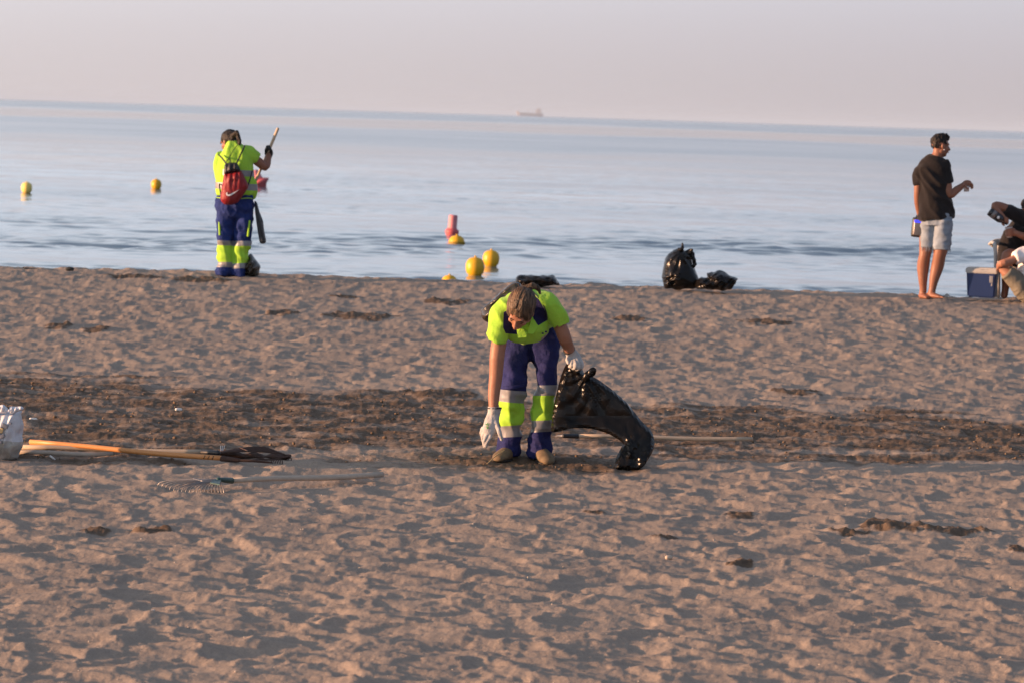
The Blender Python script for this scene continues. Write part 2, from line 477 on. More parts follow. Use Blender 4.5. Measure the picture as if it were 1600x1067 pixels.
def box(bm, c, size, rot=None, bev=0.0):
    mt = Matrix.Translation(Vector(c)) @ (rot.to_matrix().to_4x4() if rot is not None else Matrix.Identity(4)) @ Matrix.Diagonal((size[0], size[1], size[2], 1))
    r = bmesh.ops.create_cube(bm, size=1.0, matrix=mt)
    if bev:
        es = list({e for v in r['verts'] for e in v.link_edges})
        bmesh.ops.bevel(bm, geom=es, offset=bev, segments=2, affect='EDGES', profile=0.7)
    return bm

def fuse(bm, voxel, smooth=4, factor=0.5):
    """one continuous surface out of overlapping closed shapes"""
    bmesh.ops.recalc_face_normals(bm, faces=bm.faces)
    me = bpy.data.meshes.new('tmp'); bm.to_mesh(me); bm.free()
    o = bpy.data.objects.new('tmp', me); COL.objects.link(o)
    r = o.modifiers.new('r', 'REMESH'); r.mode = 'VOXEL'; r.voxel_size = voxel; r.use_smooth_shade = True
    if smooth:
        s = o.modifiers.new('s', 'SMOOTH'); s.iterations = smooth; s.factor = factor
    dg = DG(); dg.update()
    out = bpy.data.meshes.new_from_object(o.evaluated_get(dg))
    bpy.data.objects.remove(o); bpy.data.meshes.remove(me)
    return out

def displace(me, fn):
    """fn(co, normal) -> offset along the normal"""
    ns = [v.normal.copy() for v in me.vertices]
    for v, nn in zip(me.vertices, ns):
        v.co = v.co + nn * fn(v.co, nn)
    me.update()
    return me

def nz3(p, s, seed=0.0): return mnoise.noise(Vector((p[0] * s + seed, p[1] * s - seed, p[2] * s + 2 * seed)))

def creases(p, s, seed=0.0):
    """sharp folded ridges, 0..1"""
    return 1.0 - abs(mnoise.noise(Vector((p[0] * s + seed, p[1] * s + 3 * seed, p[2] * s)))) * 2.0

def crumple(p, s, seed=0.0):
    """flat facets with sharp folds between them, 0..1"""
    d, _ = mnoise.voronoi(Vector((p[0] * s + seed, p[1] * s * 0.6, p[2] * s)))
    return min(1.0, (d[1] - d[0]) * 1.6)

def split_by_planes(me, planes, name_of, parent, order):
    """cut the mesh along planes, then hand each face to the part that name_of(centre) gives"""
    bm = bmesh.new(); bm.from_mesh(me)
    for co, no in planes:
        bmesh.ops.bisect_plane(bm, geom=bm.verts[:] + bm.edges[:] + bm.faces[:], dist=1e-5, plane_co=co, plane_no=no)
    keys = {}
    for f in bm.faces: keys[f.index] = None
    bm.faces.ensure_lookup_table()
    lab = [name_of(f.calc_center_median()) for f in bm.faces]
    for i, f in enumerate(bm.faces): f.material_index = 0; f.tag = False
    out = []
    for key, (nm, mt) in order.items():
        b2 = bmesh.new(); vm = {}
        islands_one = nm in ('reflective_band', 'knee_panel', 'yoke')
        for f, l in zip(bm.faces, lab):
            if l != key: continue
            vs = []
            for v in f.verts:
                if v.index not in vm: vm[v.index] = b2.verts.new(v.co)
                vs.append(vm[v.index])
            try: b2.faces.new(vs)
            except ValueError: pass
        if islands_one and len(b2.faces):
            b2.verts.ensure_lookup_table(); seen = set(); best = set()
            for v0 in b2.verts:
                if v0 in seen: continue
                comp = {v0}; stack = [v0]
                while stack:
                    v = stack.pop()
                    for e in v.link_edges:
                        w = e.other_vert(v)
                        if w not in comp: comp.add(w); stack.append(w)
                seen |= comp
                if len(comp) > len(best): best = comp
            bmesh.ops.delete(b2, geom=[v for v in b2.verts if v not in best], context='VERTS')
        if len(b2.faces):
            m2 = bpy.data.meshes.new(nm); b2.to_mesh(m2)
            out.append(link_mesh(nm, m2, mt, parent))
        b2.free()
    bm.free()
    return out

def inflate(outline, Y, thick, rim=0.05, step=0.02, noise_fn=None, dfun=None, back=1.0, ends=None):
    """a limp, filled body: outline given by photo pixels at the distance Y, bulging to both sides by thick metres"""
    s = F_PX / Y
    pts = [(px / s, -py / s) for px, py in outline]
    dense = []
    for i in range(len(pts)):
        a = np.array(pts[i]); b = np.array(pts[(i + 1) % len(pts)]); n = max(1, int(np.linalg.norm(b - a) / step))
        for t in range(n): dense.append(a + (b - a) * t / n)
    dense = np.array(dense)
    # round off the outline a little
    for _ in range(2): dense = 0.5 * dense + 0.25 * np.roll(dense, 1, 0) + 0.25 * np.roll(dense, -1, 0)
    x0, y0 = dense.min(0); x1, y1 = dense.max(0)
    gx, gy = np.meshgrid(np.arange(x0, x1, step), np.arange(y0, y1, step * 0.866))
    gx = gx + (np.arange(gx.shape[0]) % 2)[:, None] * step * 0.5
    g = np.stack([gx.ravel(), gy.ravel()], 1)
    def inside(p):
        r = np.zeros(len(p), bool); n = len(dense)
        for i in range(n):
            a = dense[i]; b = dense[(i + 1) % n]
            c = (a[1] > p[:, 1]) != (b[1] > p[:, 1])
            with np.errstate(divide='ignore', invalid='ignore'):
                xx = (b[0] - a[0]) * (p[:, 1] - a[1]) / (b[1] - a[1]) + a[0]
            r ^= c & (p[:, 0] < xx)
        return r
    def dist(p):
        a = dense; b = np.roll(dense, -1, 0); best = np.full(len(p), 1e9)
        for i in range(len(a)):
            ab = b[i] - a[i]; L = max(ab @ ab, 1e-12)
            t = np.clip(((p - a[i]) @ ab) / L, 0, 1)
            d = np.linalg.norm(p - (a[i] + t[:, None] * ab), axis=1); best = np.minimum(best, d)
        return best
    g = g[inside(g)]; dd = dist(g); g = g[dd > step * 0.5]; dd = dd[dd > step * 0.5]
    allp = [Vector(p) for p in dense] + [Vector(p) for p in g]
    nb = len(dense)
    vs, es, fs, ov, _, _ = delaunay_2d_cdt(allp, [(i, (i + 1) % nb) for i in range(nb)], [], 1, 1e-6)
    arr = np.array([(v.x, v.y) for v in vs]); d = dist(arr)
    onb = d < step * 0.15
    t = np.clip(d / rim, 0, 1); prof = np.sqrt(1 - (1 - t) ** 2) * thick
    prof[onb] = 0
    bm = bmesh.new(); F = []; B = []
    for i, (x, y) in enumerate(arr):
        c = at(x * s, -y * s, Y)
        off = dfun(x * s, -y * s) if dfun else 0.0
        nzv = noise_fn(x * s, -y * s) if (noise_fn and not onb[i]) else 0.0
        f = c + Vector((0, off - prof[i] * (1 + nzv), 0))
        vf = bm.verts.new(f); F.append(vf)
        B.append(vf if onb[i] else bm.verts.new(c + Vector((0, off + prof[i] * back, 0))))
    cen = None
    for f in fs:
        mx_ = sum(arr[i][0] for i in f) / len(f); my_ = sum(arr[i][1] for i in f) / len(f)
        if not inside(np.array([[mx_, my_]]))[0]: continue
        try:
            bm.faces.new([F[i] for i in f]); 
            if len({id(B[i]) for i in f} - {id(F[i]) for i in f}) > 0: bm.faces.new([B[i] for i in reversed(f)])
        except ValueError: pass
    bmesh.ops.recalc_face_normals(bm, faces=bm.faces)
    return bm

def sphere_dir(p, q): return (Vector(q) - Vector(p)).normalized()

# ---------------------------------------------------------------- materials
M = {}
M['skin'] = mat('skin', (0.31, 0.145, 0.092), rough=0.5, spec=0.35, var=0.08, vscale=18, bump=0.15, bscale=160, sss=0.12)
M['skin_dark'] = mat('tanned_skin', (0.23, 0.100, 0.062), rough=0.5, spec=0.35, var=0.10, vscale=18, bump=0.15, bscale=160, sss=0.1)
M['hivis'] = mat('high_visibility_cloth', (0.31, 0.57, 0.05), rough=0.8, spec=0.2, var=0.06, vscale=10, bump=0.8, bscale=24, bdist=0.012, sheen=0.1)
M['hivis_leg'] = mat('high_visibility_panel', (0.33, 0.59, 0.05), rough=0.75, spec=0.2, var=0.05, vscale=10, bump=0.3, bscale=24, bdist=0.008)
M['navy'] = mat('navy_work_cloth', (0.017, 0.020, 0.092), rough=0.85, spec=0.2, var=0.25, vscale=9, bump=0.9, bscale=20, bdist=0.02)
M['blue'] = mat('royal_blue_work_cloth', (0.015, 0.031, 0.14), rough=0.85, spec=0.2, var=0.25, vscale=9, bump=0.9, bscale=20, bdist=0.02)
M['navy_top'] = mat('dark_navy_yoke_cloth', (0.015, 0.015, 0.065), rough=0.85, spec=0.2, var=0.15, vscale=9, bump=0.4, bscale=26, bdist=0.01)
M['silver'] = mat('grey_reflective_tape', (0.21, 0.21, 0.225), rough=0.42, spec=0.6, var=0.08, vscale=16, bump=0.35, bscale=40, bdist=0.006)
M['glove'] = mat('white_glove_knit', (0.40, 0.39, 0.385), rough=0.85, spec=0.2, var=0.22, vscale=22, bump=0.8, bscale=45, bdist=0.008)
M['glove_black'] = mat('black_glove_rubber', (0.012, 0.012, 0.014), rough=0.6, spec=0.4, var=0.1, bump=0.4)
M['green_print'] = mat('green_glove_print', (0.04, 0.30, 0.07), rough=0.7)
M['shoe'] = mat('tan_suede_shoe', (0.16, 0.115, 0.07), rough=0.85, var=0.35, vscale=24, bump=0.4)
M['shoe_dark'] = mat('black_shoe', (0.02, 0.02, 0.022), rough=0.7, var=0.2, bump=0.3)
M['sole'] = mat('dark_rubber_sole', (0.03, 0.028, 0.026), rough=0.8)
M['hair_blond'] = mat('blond_streaked_hair', (0.085, 0.048, 0.026), rough=0.5, spec=0.4, var=0.4, vscale=26, stretch=(6, 1, 0.6), bump=0.9, bscale=60, bdist=0.012)
_n = M['hair_blond'].node_tree; _p = _n.nodes['Principled BSDF']
_mp = [q for q in _n.nodes if q.type == 'MAPPING'][0]
_nz = _n.nodes.new('ShaderNodeTexNoise'); _nz.inputs['Scale'].default_value = 20; _nz.inputs['Detail'].default_value = 6; _nz.inputs['Roughness'].default_value = 0.7
_n.links.new(_mp.outputs[0], _nz.inputs['Vector'])
_cr = _n.nodes.new('ShaderNodeValToRGB'); _cr.color_ramp.elements[0].position = 0.40; _cr.color_ramp.elements[1].position = 0.66
_cr.color_ramp.elements[0].color = (0.026, 0.016, 0.010, 1); _cr.color_ramp.elements[1].color = (0.25, 0.155, 0.09, 1)
_n.links.new(_nz.outputs['Fac'], _cr.inputs[0]); _n.links.new(_cr.outputs[0], _p.inputs['Base Color'])
M['hair_dark'] = mat('dark_brown_hair', (0.010, 0.007, 0.0055), rough=0.55, spec=0.35, var=0.5, vscale=40, stretch=(3, 1, 0.5), bump=0.8, bscale=70, bdist=0.01)
M['hair_black'] = mat('black_hair', (0.010, 0.008, 0.008), rough=0.6, spec=0.3, var=0.5, vscale=60, bump=0.8, bscale=90, bdist=0.01)
M['bag'] = mat('black_bin_liner', (0.0060, 0.0048, 0.0042), rough=0.27, spec=0.22, var=0.2, vscale=6, bump=0.35, bscale=22, bdist=0.012, stretch=(1.6, 1, 0.8))
M['bag_grey'] = mat('grey_plastic_sheet', (0.05, 0.055, 0.065), rough=0.35, spec=0.5, var=0.2, vscale=8, bump=0.6, bscale=30, bdist=0.015)
M['bag_brown'] = mat('brownish_bin_liner', (0.035, 0.027, 0.017), rough=0.26, spec=0.6, var=0.3, vscale=8, bump=0.6, bscale=22, bdist=0.018)
M['black_cloth'] = mat('black_cotton', (0.013, 0.011, 0.012), rough=0.9, spec=0.15, var=0.2, bump=0.6, bscale=18, bdist=0.014, sheen=0.15)
M['denim'] = mat('pale_washed_denim', (0.22, 0.26, 0.31), rough=0.9, spec=0.15, var=0.30, vscale=12, bump=0.5, bscale=24, bdist=0.012)
M['khaki'] = mat('grey_khaki_cloth', (0.17, 0.155, 0.125), rough=0.9, spec=0.15, var=0.2, vscale=10, bump=0.6, bscale=24, bdist=0.014)
M['white_cloth'] = mat('white_cotton', (0.72, 0.68, 0.68), rough=0.9, spec=0.15, var=0.05, bump=0.5, bscale=20, bdist=0.012)
M['red'] = mat('dark_red_nylon', (0.20, 0.007, 0.012), rough=0.55, spec=0.4, var=0.2, vscale=12, bump=0.6, bscale=22, bdist=0.014)
M['black_nylon'] = mat('black_nylon', (0.014, 0.014, 0.018), rough=0.5, spec=0.4, var=0.2, bump=0.5, bscale=24, bdist=0.012)
M['white'] = mat('white_print', (0.75, 0.75, 0.76), rough=0.6)
M['wood'] = mat('pale_wood_handle', (0.46, 0.36, 0.26), rough=0.6, spec=0.3, var=0.16, vscale=24, stretch=(0.3, 3, 3), bump=0.3, bscale=90, bdist=0.002)
M['wood_grey'] = mat('weathered_wood_handle', (0.44, 0.37, 0.30), rough=0.7, spec=0.25, var=0.14, vscale=24, stretch=(0.3, 3, 3))
M['wood_orange'] = mat('orange_varnished_handle', (0.56, 0.245, 0.08), rough=0.45, spec=0.45, var=0.07, vscale=20, stretch=(0.3, 3, 3))
M['green_metal'] = mat('dark_green_painted_metal', (0.012, 0.055, 0.05), rough=0.45, spec=0.5, var=0.15)
M['steel'] = mat('dull_steel', (0.22, 0.21, 0.21), rough=0.4, spec=0.5, metal=0.7, var=0.15)
M['rust'] = mat('rusty_brown_metal', (0.060, 0.034, 0.026), rough=0.75, spec=0.3, var=0.35, vscale=26, bump=0.5, bscale=50)
M['dark_plastic'] = mat('black_plastic', (0.016, 0.016, 0.018), rough=0.45, spec=0.45, var=0.1)
M['white_bag'] = mat('white_translucent_bag', (0.64, 0.64, 0.67), rough=0.65, spec=0.2, var=0.16, vscale=12, bump=0.4, bscale=26, bdist=0.02)
M['white_bag_low'] = mat('sandy_white_bag', (0.42, 0.40, 0.36), rough=0.5, spec=0.4, var=0.3, vscale=12, bump=0.6, bscale=26, bdist=0.015)
M['print_grey'] = mat('grey_print', (0.16, 0.17, 0.20), rough=0.6)
M['yellow'] = mat('yellow_buoy_plastic', (0.66, 0.37, 0.012), rough=0.42, spec=0.4, var=0.08, vscale=6)
M['pale_yellow'] = mat('pale_yellow_buoy_plastic', (0.82, 0.62, 0.16), rough=0.45, spec=0.4, var=0.08, vscale=6)
M['weed'] = mat('waterline_stain', (0.30, 0.19, 0.02), rough=0.7, var=0.3, vscale=20)
M['buoy_red'] = mat('faded_red_buoy_plastic', (0.50, 0.10, 0.11), rough=0.5, spec=0.35, var=0.12, vscale=8)
M['buoy_pink'] = mat('sun_faded_pink_buoy_plastic', (0.56, 0.20, 0.22), rough=0.5, spec=0.35, var=0.12, vscale=8)
M['cooler'] = mat('navy_blue_plastic', (0.010, 0.028, 0.105), rough=0.45, spec=0.45, var=0.08, vscale=8)
M['cream'] = mat('white_plastic', (0.40, 0.385, 0.36), rough=0.45, spec=0.4, var=0.06, vscale=10)
M['glass'] = mat('dark_bottle_glass', (0.015, 0.012, 0.015), rough=0.12, spec=0.6, var=0.05)
M['cup'] = mat('frosted_cup_plastic', (0.60, 0.50, 0.46), rough=0.3, spec=0.5, trans=0.35, var=0.05)
M['speaker'] = mat('silver_speaker_grille', (0.20, 0.18, 0.18), rough=0.35, spec=0.5, metal=0.5, var=0.08, vscale=40)
M['led'] = mat('blue_led_light', (0.03, 0.03, 0.4), rough=0.4, emit=(0.06, 0.07, 0.9), estr=0.55)
M['ink'] = mat('blue_black_tattoo_ink', (0.045, 0.05, 0.055), rough=0.6)
M['ship'] = mat('haze_paled_ship_hull', (0.26, 0.25, 0.28), rough=0.6)  # hull and mast colour made paler to add to the fading by haze
M['ship_white'] = mat('pale_ship_superstructure', (0.50, 0.46, 0.46), rough=0.6)
M['straw'] = mat('dry_straw', (0.62, 0.42, 0.20), rough=0.7)
M['butt'] = mat('white_paper', (0.75, 0.72, 0.68), rough=0.7)
M['lips'] = mat('lips', (0.36, 0.10, 0.09), rough=0.5)
M['eye_dark'] = mat('dark_eyelashes', (0.02, 0.012, 0.01), rough=0.5)
M['driftwood'] = mat('charred_driftwood', (0.028, 0.03, 0.03), rough=0.8, var=0.3, bump=0.6)

# ================================================================ people: shared builders
def head_shape(bm, c, u, f, s=1.0, neck=None, neck_r=0.052):
    """skull, jaw, nose, ears; c centre of the head, u towards the crown, f the way the face looks"""
    c, u, f = Vector(c), Vector(u).normalized(), Vector(f).normalized()
    f = (f - u * f.dot(u)).normalized(); sd = u.cross(f).normalized()
    rot = Matrix((sd, f, u)).transposed().to_quaternion()
    P = lambda a, b, g: c + (sd * a + f * b + u * g) * s
    blob(bm, P(0, -0.012, 0.030), (0.073 * s, 0.092 * s, 0.085 * s), rot, 24)
    blob(bm, P(0, 0.022, -0.030), (0.060 * s, 0.066 * s, 0.078 * s), rot, 24)
    blob(bm, P(0, 0.046, -0.088), (0.030 * s, 0.030 * s, 0.024 * s), rot, 16)
    tube(bm, [P(-0.034, 0.072, 0.020), P(0.034, 0.072, 0.020)], 0.013 * s, 10)
    tube(bm, [P(0, 0.082, 0.008), P(0, 0.096, -0.012), P(0, 0.106, -0.032)], [0.009 * s, 0.011 * s, 0.014 * s], 10)
    for a in (-1, 1):
        blob(bm, P(a * 0.040, 0.060, -0.028), (0.020 * s, 0.018 * s, 0.016 * s), rot, 12)
        blob(bm, P(a * 0.076, -0.008, -0.008), (0.010 * s, 0.020 * s, 0.031 * s), rot, 14)
        blob(bm, P(a * 0.054, 0.0, -0.058), (0.016 * s, 0.034 * s, 0.026 * s), rot, 12)
    tube(bm, [P(-0.020, 0.083, -0.058), P(0, 0.090, -0.057), P(0.020, 0.083, -0.058)], 0.009 * s, 10)
    if neck is not None:
        tube(bm, [P(0, -0.022, -0.030), P(0, -0.020, -0.080), Vector(neck)], [neck_r * 0.95 * s, neck_r * s, neck_r * 1.15 * s], 18)
    return P, rot

def face_details(P, s, parent):
    """lips, eyes and brows"""
    bm = bmesh.new(); tube(bm, [P(-0.020, 0.088, -0.060), P(0, 0.0975, -0.059), P(0.020, 0.088, -0.060)], [0.003 * s, 0.006 * s, 0.003 * s], 8)
    bm_obj('lips', bm, M['lips'], parent)
    for a in (-1, 1):
        bm = bmesh.new(); tube(bm, [P(a * 0.018, 0.0775, -0.006), P(a * 0.031, 0.0795, -0.008), P(a * 0.044, 0.071, -0.005)], [0.001 * s, 0.0026 * s, 0.001 * s], 8)
        bm_obj('eye', bm, M['eye_dark'], parent)
        bm = bmesh.new(); tube(bm, [P(a * 0.014, 0.086, 0.020), P(a * 0.032, 0.084, 0.026), P(a * 0.048, 0.072, 0.020)], [0.002 * s, 0.003 * s, 0.0015 * s], 8)
        bm_obj('eyebrow', bm, M['hair_dark'], parent)

def fingers(bm, chains, r):
    for ch in chains:
        n = len(ch)
        tube(bm, ch, [r * (1.0 - 0.22 * i / (n - 1)) for i in range(n)], 10, sub=2)

def work_trousers(A, legs, seat, mid_x, cloth, parent, voxel=0.0085, fold=0.017):
    """legs: [(points, radii, [(px, py, slope) x 4])] from the hip down; bands between the four cuts"""
    bm = bmesh.new()
    for pts, rad, cuts in legs: tube(bm, pts, rad, 22, up=(0, 1, 0), caps=False, sub=4)
    seat(bm)
    me = fuse(bm, voxel, 5)
    def fn(p, n):
        a = fold * 0.9 * max(0.0, creases((p.x + 0.2 * p.z, p.y, p.z * 0.18), 11.0, 17.0)) + fold * 1.0 * nz3((p.x * 0.7, p.y * 0.7, p.z * 1.6), 9.0, 3.0) + fold * 0.7 * max(0.0, creases((p.x * 0.5, p.y * 0.5, p.z + 0.35 * p.x), 13.0, 7.0)) - fold * 0.95
        return a
    displace(me, fn)
    planes = []; tests = []
    for pts, rad, cuts in legs:
        tt = []
        for (px, py, sl) in cuts:
            co = A(px, py, 0); no = Vector((sl, 0.05, 1)).normalized()
            planes.append((co, no)); tt.append((co, no))
        tests.append(tt)
    def name_of(c):
        tt = tests[0] if c.x < mid_x else tests[1]
        s = 'L' if c.x < mid_x else 'R'
        v = [(c - co).dot(no) > 0 for co, no in tt]
        if v[0]: return 'top'
        if v[1]: return s + 'a'
        if v[2]: return s + 'b'
        if v[3]: return s + 'c'
        return 'top'
    order = {'top': ('trousers', cloth)}
    for s in 'LR':
        order[s + 'a'] = ('reflective_band', M['silver']); order[s + 'b'] = ('knee_panel', M['hivis_leg']); order[s + 'c'] = ('reflective_band', M['silver'])
    parts = split_by_planes(me, planes, name_of, parent, order)
    tr = parts[0]
    for q in parts[1:]:
        mw = q.matrix_world.copy(); q.parent = tr; q.matrix_parent_inverse = tr.matrix_world.inverted()
    return tr

def reparent(o, p):
    o.parent = p; o.matrix_parent_inverse = Matrix.Identity(4)

# ================================================================ the worker bending down in the middle
Y0 = 22.9
def W(px, py, d=0.0): return at(px, py, Y0 + d)
SW = F_PX / Y0
worker = thing('person', 'worker in lime shirt and navy trousers bending down to pick litter with a white glove', 'person', W(825, 718, 0))

bm = bmesh.new()
hc = W(813, 486, -0.56)
hu = Vector((-0.05, -0.84, 0.54)); hf = Vector((-0.30, -0.50, -0.82))
neck_base = W(818, 486, -0.40)
HP, hrot = head_shape(bm, hc, hu, hf, 0.95, neck=neck_base)
tube(bm, [neck_base, W(824, 488, -0.25), W(830, 500, 0.0)], [(0.075, 0.045), (0.10, 0.05), (0.10, 0.07)], 20, up=(0, 0, 1), sub=2)
# arm reaching down
tube(bm, [W(810, 484, -0.36), W(790, 496, -0.38), W(778, 545, -0.43), W(775, 585, -0.43), W(772, 612, -0.43), W(771, 640, -0.44)],
     [0.042, 0.044, 0.045, 0.040, 0.036, 0.027], 18, sub=3)
# arm holding the bag
tube(bm, [W(836, 486, -0.33), W(858, 484, -0.33), W(874, 507, -0.32), W(883, 530, -0.30), W(891, 548, -0.18)],
     [0.042, 0.042, 0.041, 0.040, 0.029], 18, sub=3)
for pts in ([W(812, 520, 0.05), W(803, 600, -0.03), W(797, 700, 0.03)], [W(848, 520, 0.05), W(850, 600, -0.02), W(843, 703, 0.03)]):
    tube(bm, pts, [0.05, 0.038, 0.034], 14, sub=2)
body = link_mesh('body', fuse(bm, 0.0055, 3), M['skin'], worker)
face_details(HP, 1.0, worker)

# hair: streaked cap drawn back into a ponytail
bm = bmesh.new()
blob(bm, HP(0, -0.030, 0.042), (0.083, 0.102, 0.087), hrot, 30)
for a in (-1, 1): blob(bm, HP(a * 0.052, -0.006, 0.016), (0.030, 0.062, 0.056), hrot, 18)
blob(bm, HP(0.0, -0.115, 0.030), (0.032, 0.030, 0.032), hrot, 16)
tube(bm, [HP(0, -0.115, 0.03), HP(0.015, -0.16, 0.045), HP(0.05, -0.175, 0.02), HP(0.075, -0.16, -0.02)], [0.024, 0.022, 0.016, 0.006], 12, sub=3)
hm_ = fuse(bm, 0.0055, 3)
sdv = hrot @ Vector((1, 0, 0)); fv = hrot @ Vector((0, 1, 0)); uv_ = hrot @ Vector((0, 0, 1))
def hair_fn(p, n):
    q = p - hc; a = math.atan2(q.dot(sdv), q.dot(uv_) + 0.02)
    part = math.exp(-(q.dot(sdv) / 0.006) ** 2) * (q.dot(fv) > -0.05)
    return 0.0028 * math.sin(a * 46 + 5 * nz3(q, 18)) + 0.003 * nz3(q, 40) - 0.005 * part
displace(hm_, hair_fn)
hair = link_mesh('hair', hm_, M['hair_blond'], worker)
bm = bmesh.new()
for i in range(26):
    a = random.uniform(-0.05, 0.05); l = random.uniform(0.02, 0.05)
    s0 = HP(a, -0.10 + random.uniform(-0.03, 0.03), 0.05); e = s0 + Vector((random.uniform(-.025, .025), random.uniform(-0.01, 0.02), l))
    tube(bm, [s0, (s0 + e) * 0.5 + Vector((random.uniform(-.01, .01), 0, 0)), e], [0.0016, 0.0013, 0.0006], 5)
fl = bm_obj('loose_strands', bm, M['hair_blond'], hair)

# shirt
bm = bmesh.new()
tube(bm, [W(834, 506, 0.12), W(834, 492, 0.0), W(831, 479, -0.16), W(824, 480, -0.34), W(818, 484, -0.43)],
     [(0.155, 0.125), (0.150, 0.115), (0.160, 0.105), (0.150, 0.092), (0.085, 0.062)], 30, up=(0, 0, 1), caps=False, sub=4)
blob(bm, W(824, 508, -0.30), (0.128, 0.16, 0.112), None, 24)
blob(bm, W(838, 470, -0.26), (0.115, 0.15, 0.075), None, 24)
blob(bm, W(812, 512, -0.36), (0.09, 0.09, 0.095), None, 20)
tube(bm, [W(812, 476, -0.38), W(792, 486, -0.42), W(780, 510, -0.43), W(775, 536, -0.44)], [(0.070, 0.075), (0.076, 0.078), (0.066, 0.064), (0.055, 0.056)], 24, up=(0, 1, 0), caps=False, sub=4)
tube(bm, [W(835, 474, -0.36), W(854, 476, -0.37), W(867, 489, -0.36), W(877, 508, -0.34)], [(0.070, 0.085), (0.074, 0.085), (0.064, 0.074), (0.056, 0.064)], 24, up=(0, 1, 0), caps=False, sub=4)
sm = fuse(bm, 0.007, 6)
def shirt_fn(p, n):
    return 0.012 * nz3((p.x, p.y * 0.6, p.z), 9.5, 2) + 0.014 * max(0, creases((p.x + 0.5 * p.z, p.y * 0.5, p.z * 0.5), 10.0, 4)) - 0.007
displace(sm, shirt_fn)
def px_of(c):
    d = c - CAM; z = d.dot(fwd)
    return 800 + F_PX * d.dot(c_right) / z, 533.5 - F_PX * d.dot(c_up) / z
def in_poly(x, y, poly):
    r = False; n = len(poly)
    for i in range(n):
        (x1, y1), (x2, y2) = poly[i], poly[(i + 1) % n]
        if (y1 > y) != (y2 > y) and x < (x2 - x1) * (y - y1) / (y2 - y1) + x1: r = not r
    return r
YOKE = [[(787, 488), (806, 478), (812, 523), (790, 521), (786, 512)], [(830, 458), (842, 468), (850, 482), (856, 500), (841, 509), (834, 500), (828, 480)]]
TAPE = [[(842, 545), (846, 528), (858, 519), (872, 508), (876, 520), (866, 534), (852, 548)]]
def shirt_part(c):
    x, y = px_of(c)
    if c.y < Y0 - 0.36:
        for i, p in enumerate(YOKE):
            if in_poly(x, y, p): return 'yoke%d' % i
    if c.y < Y0 - 0.22:
        for p in TAPE:
            if in_poly(x, y, p): return 'tape'
    return 'shirt'
edge_planes = []
for poly in YOKE + TAPE:
    for i in range(len(poly)):
        a, b = W(*poly[i], -0.45), W(*poly[(i + 1) % len(poly)], -0.45)
        edge_planes.append((a, (a - CAM).cross(b - CAM).normalized()))
sp = split_by_planes(sm, edge_planes, shirt_part, worker, {'shirt': ('shirt', M['hivis']), 'yoke0': ('yoke', M['navy_top']), 'yoke1': ('yoke', M['navy_top']), 'tape': ('reflective_band', M['silver'])})
shirt = sp[0]
for q in sp[1:]: q.parent = shirt; q.matrix_parent_inverse = shirt.matrix_world.inverted()
# collar flaps and placket under the chin
def flap(pts, th, material, parent, name):
    bm = bmesh.new()
    a = [bm.verts.new(p) for p in pts]; b = [bm.verts.new(Vector(p) + Vector((0, th, 0))) for p in pts]
    bm.faces.new(a); bm.faces.new(list(reversed(b)))
    n = len(pts)
    for i in range(n): bm.faces.new((a[i], b[i], b[(i + 1) % n], a[(i + 1) % n]))
    bmesh.ops.subdivide_edges(bm, edges=bm.edges[:], cuts=2, use_grid_fill=True)
    return bm_obj(name, bm, material, parent, smooth=False)
flap([W(807, 512, -0.50), W(809, 528, -0.50), W(822, 527, -0.50), W(824, 520, -0.50), W(816, 514, -0.51)], 0.012, M['hivis'], shirt, 'collar_flap')
flap([W(830, 500, -0.47), W(824, 521, -0.49), W(833, 522, -0.48), W(842, 511, -0.44), W(835, 500, -0.45)], 0.012, M['hivis'], shirt, 'collar_flap')
bm = bmesh.new(); box(bm, W(848, 521, -0.435), (0.012, 0.006, 0.009), bev=0.001); box(bm, W(853, 518.5, -0.43), (0.012, 0.006, 0.010), bev=0.001)
bm_obj('chest_print', bm, M['navy_top'], shirt)

# trousers
legsW = [([W(812, 508, 0.07), W(806, 552, 0.02), W(803, 582, -0.03), W(801.5, 605, -0.05), W(800, 645, -0.02), W(796, 680, 0.01), W(794, 709, 0.03)],
          [(0.098, 0.11), (0.088, 0.095), (0.080, 0.085), (0.084, 0.088), (0.073, 0.078), (0.064, 0.075), (0.065, 0.078)],
          [(801, 609, 0.05), (801, 628, 0.06), (800, 664, -0.10), (798, 682, -0.08)]),
         ([W(849, 508, 0.07), W(851, 548, 0.02), W(853, 580, -0.03), W(852, 605, -0.04), W(848, 645, -0.01), W(843, 680, 0.01), W(842, 712, 0.03)],
          [(0.100, 0.11), (0.092, 0.095), (0.070, 0.08), (0.068, 0.078), (0.065, 0.075), (0.064, 0.075), (0.066, 0.078)],
          [(852, 601, -0.05), (852, 617, -0.04), (847, 656, -0.07), (845, 674, -0.07)])]
def seatW(bm): blob(bm, W(830, 506, 0.10), (0.165, 0.13, 0.13), None, 24)
trousW = work_trousers(W, legsW, seatW, W(826.5, 640).x, M['navy'], worker)
bm = bmesh.new()
tube(bm, [W(783, 607, -0.04), W(792, 606, -0.13), W(803, 605, -0.15), W(815, 603, -0.12), W(822, 602, -0.05)], [0.006, 0.012, 0.013, 0.012, 0.007], 12, sub=4)
bm_obj('knee_fold', bm, M['navy'], trousW)

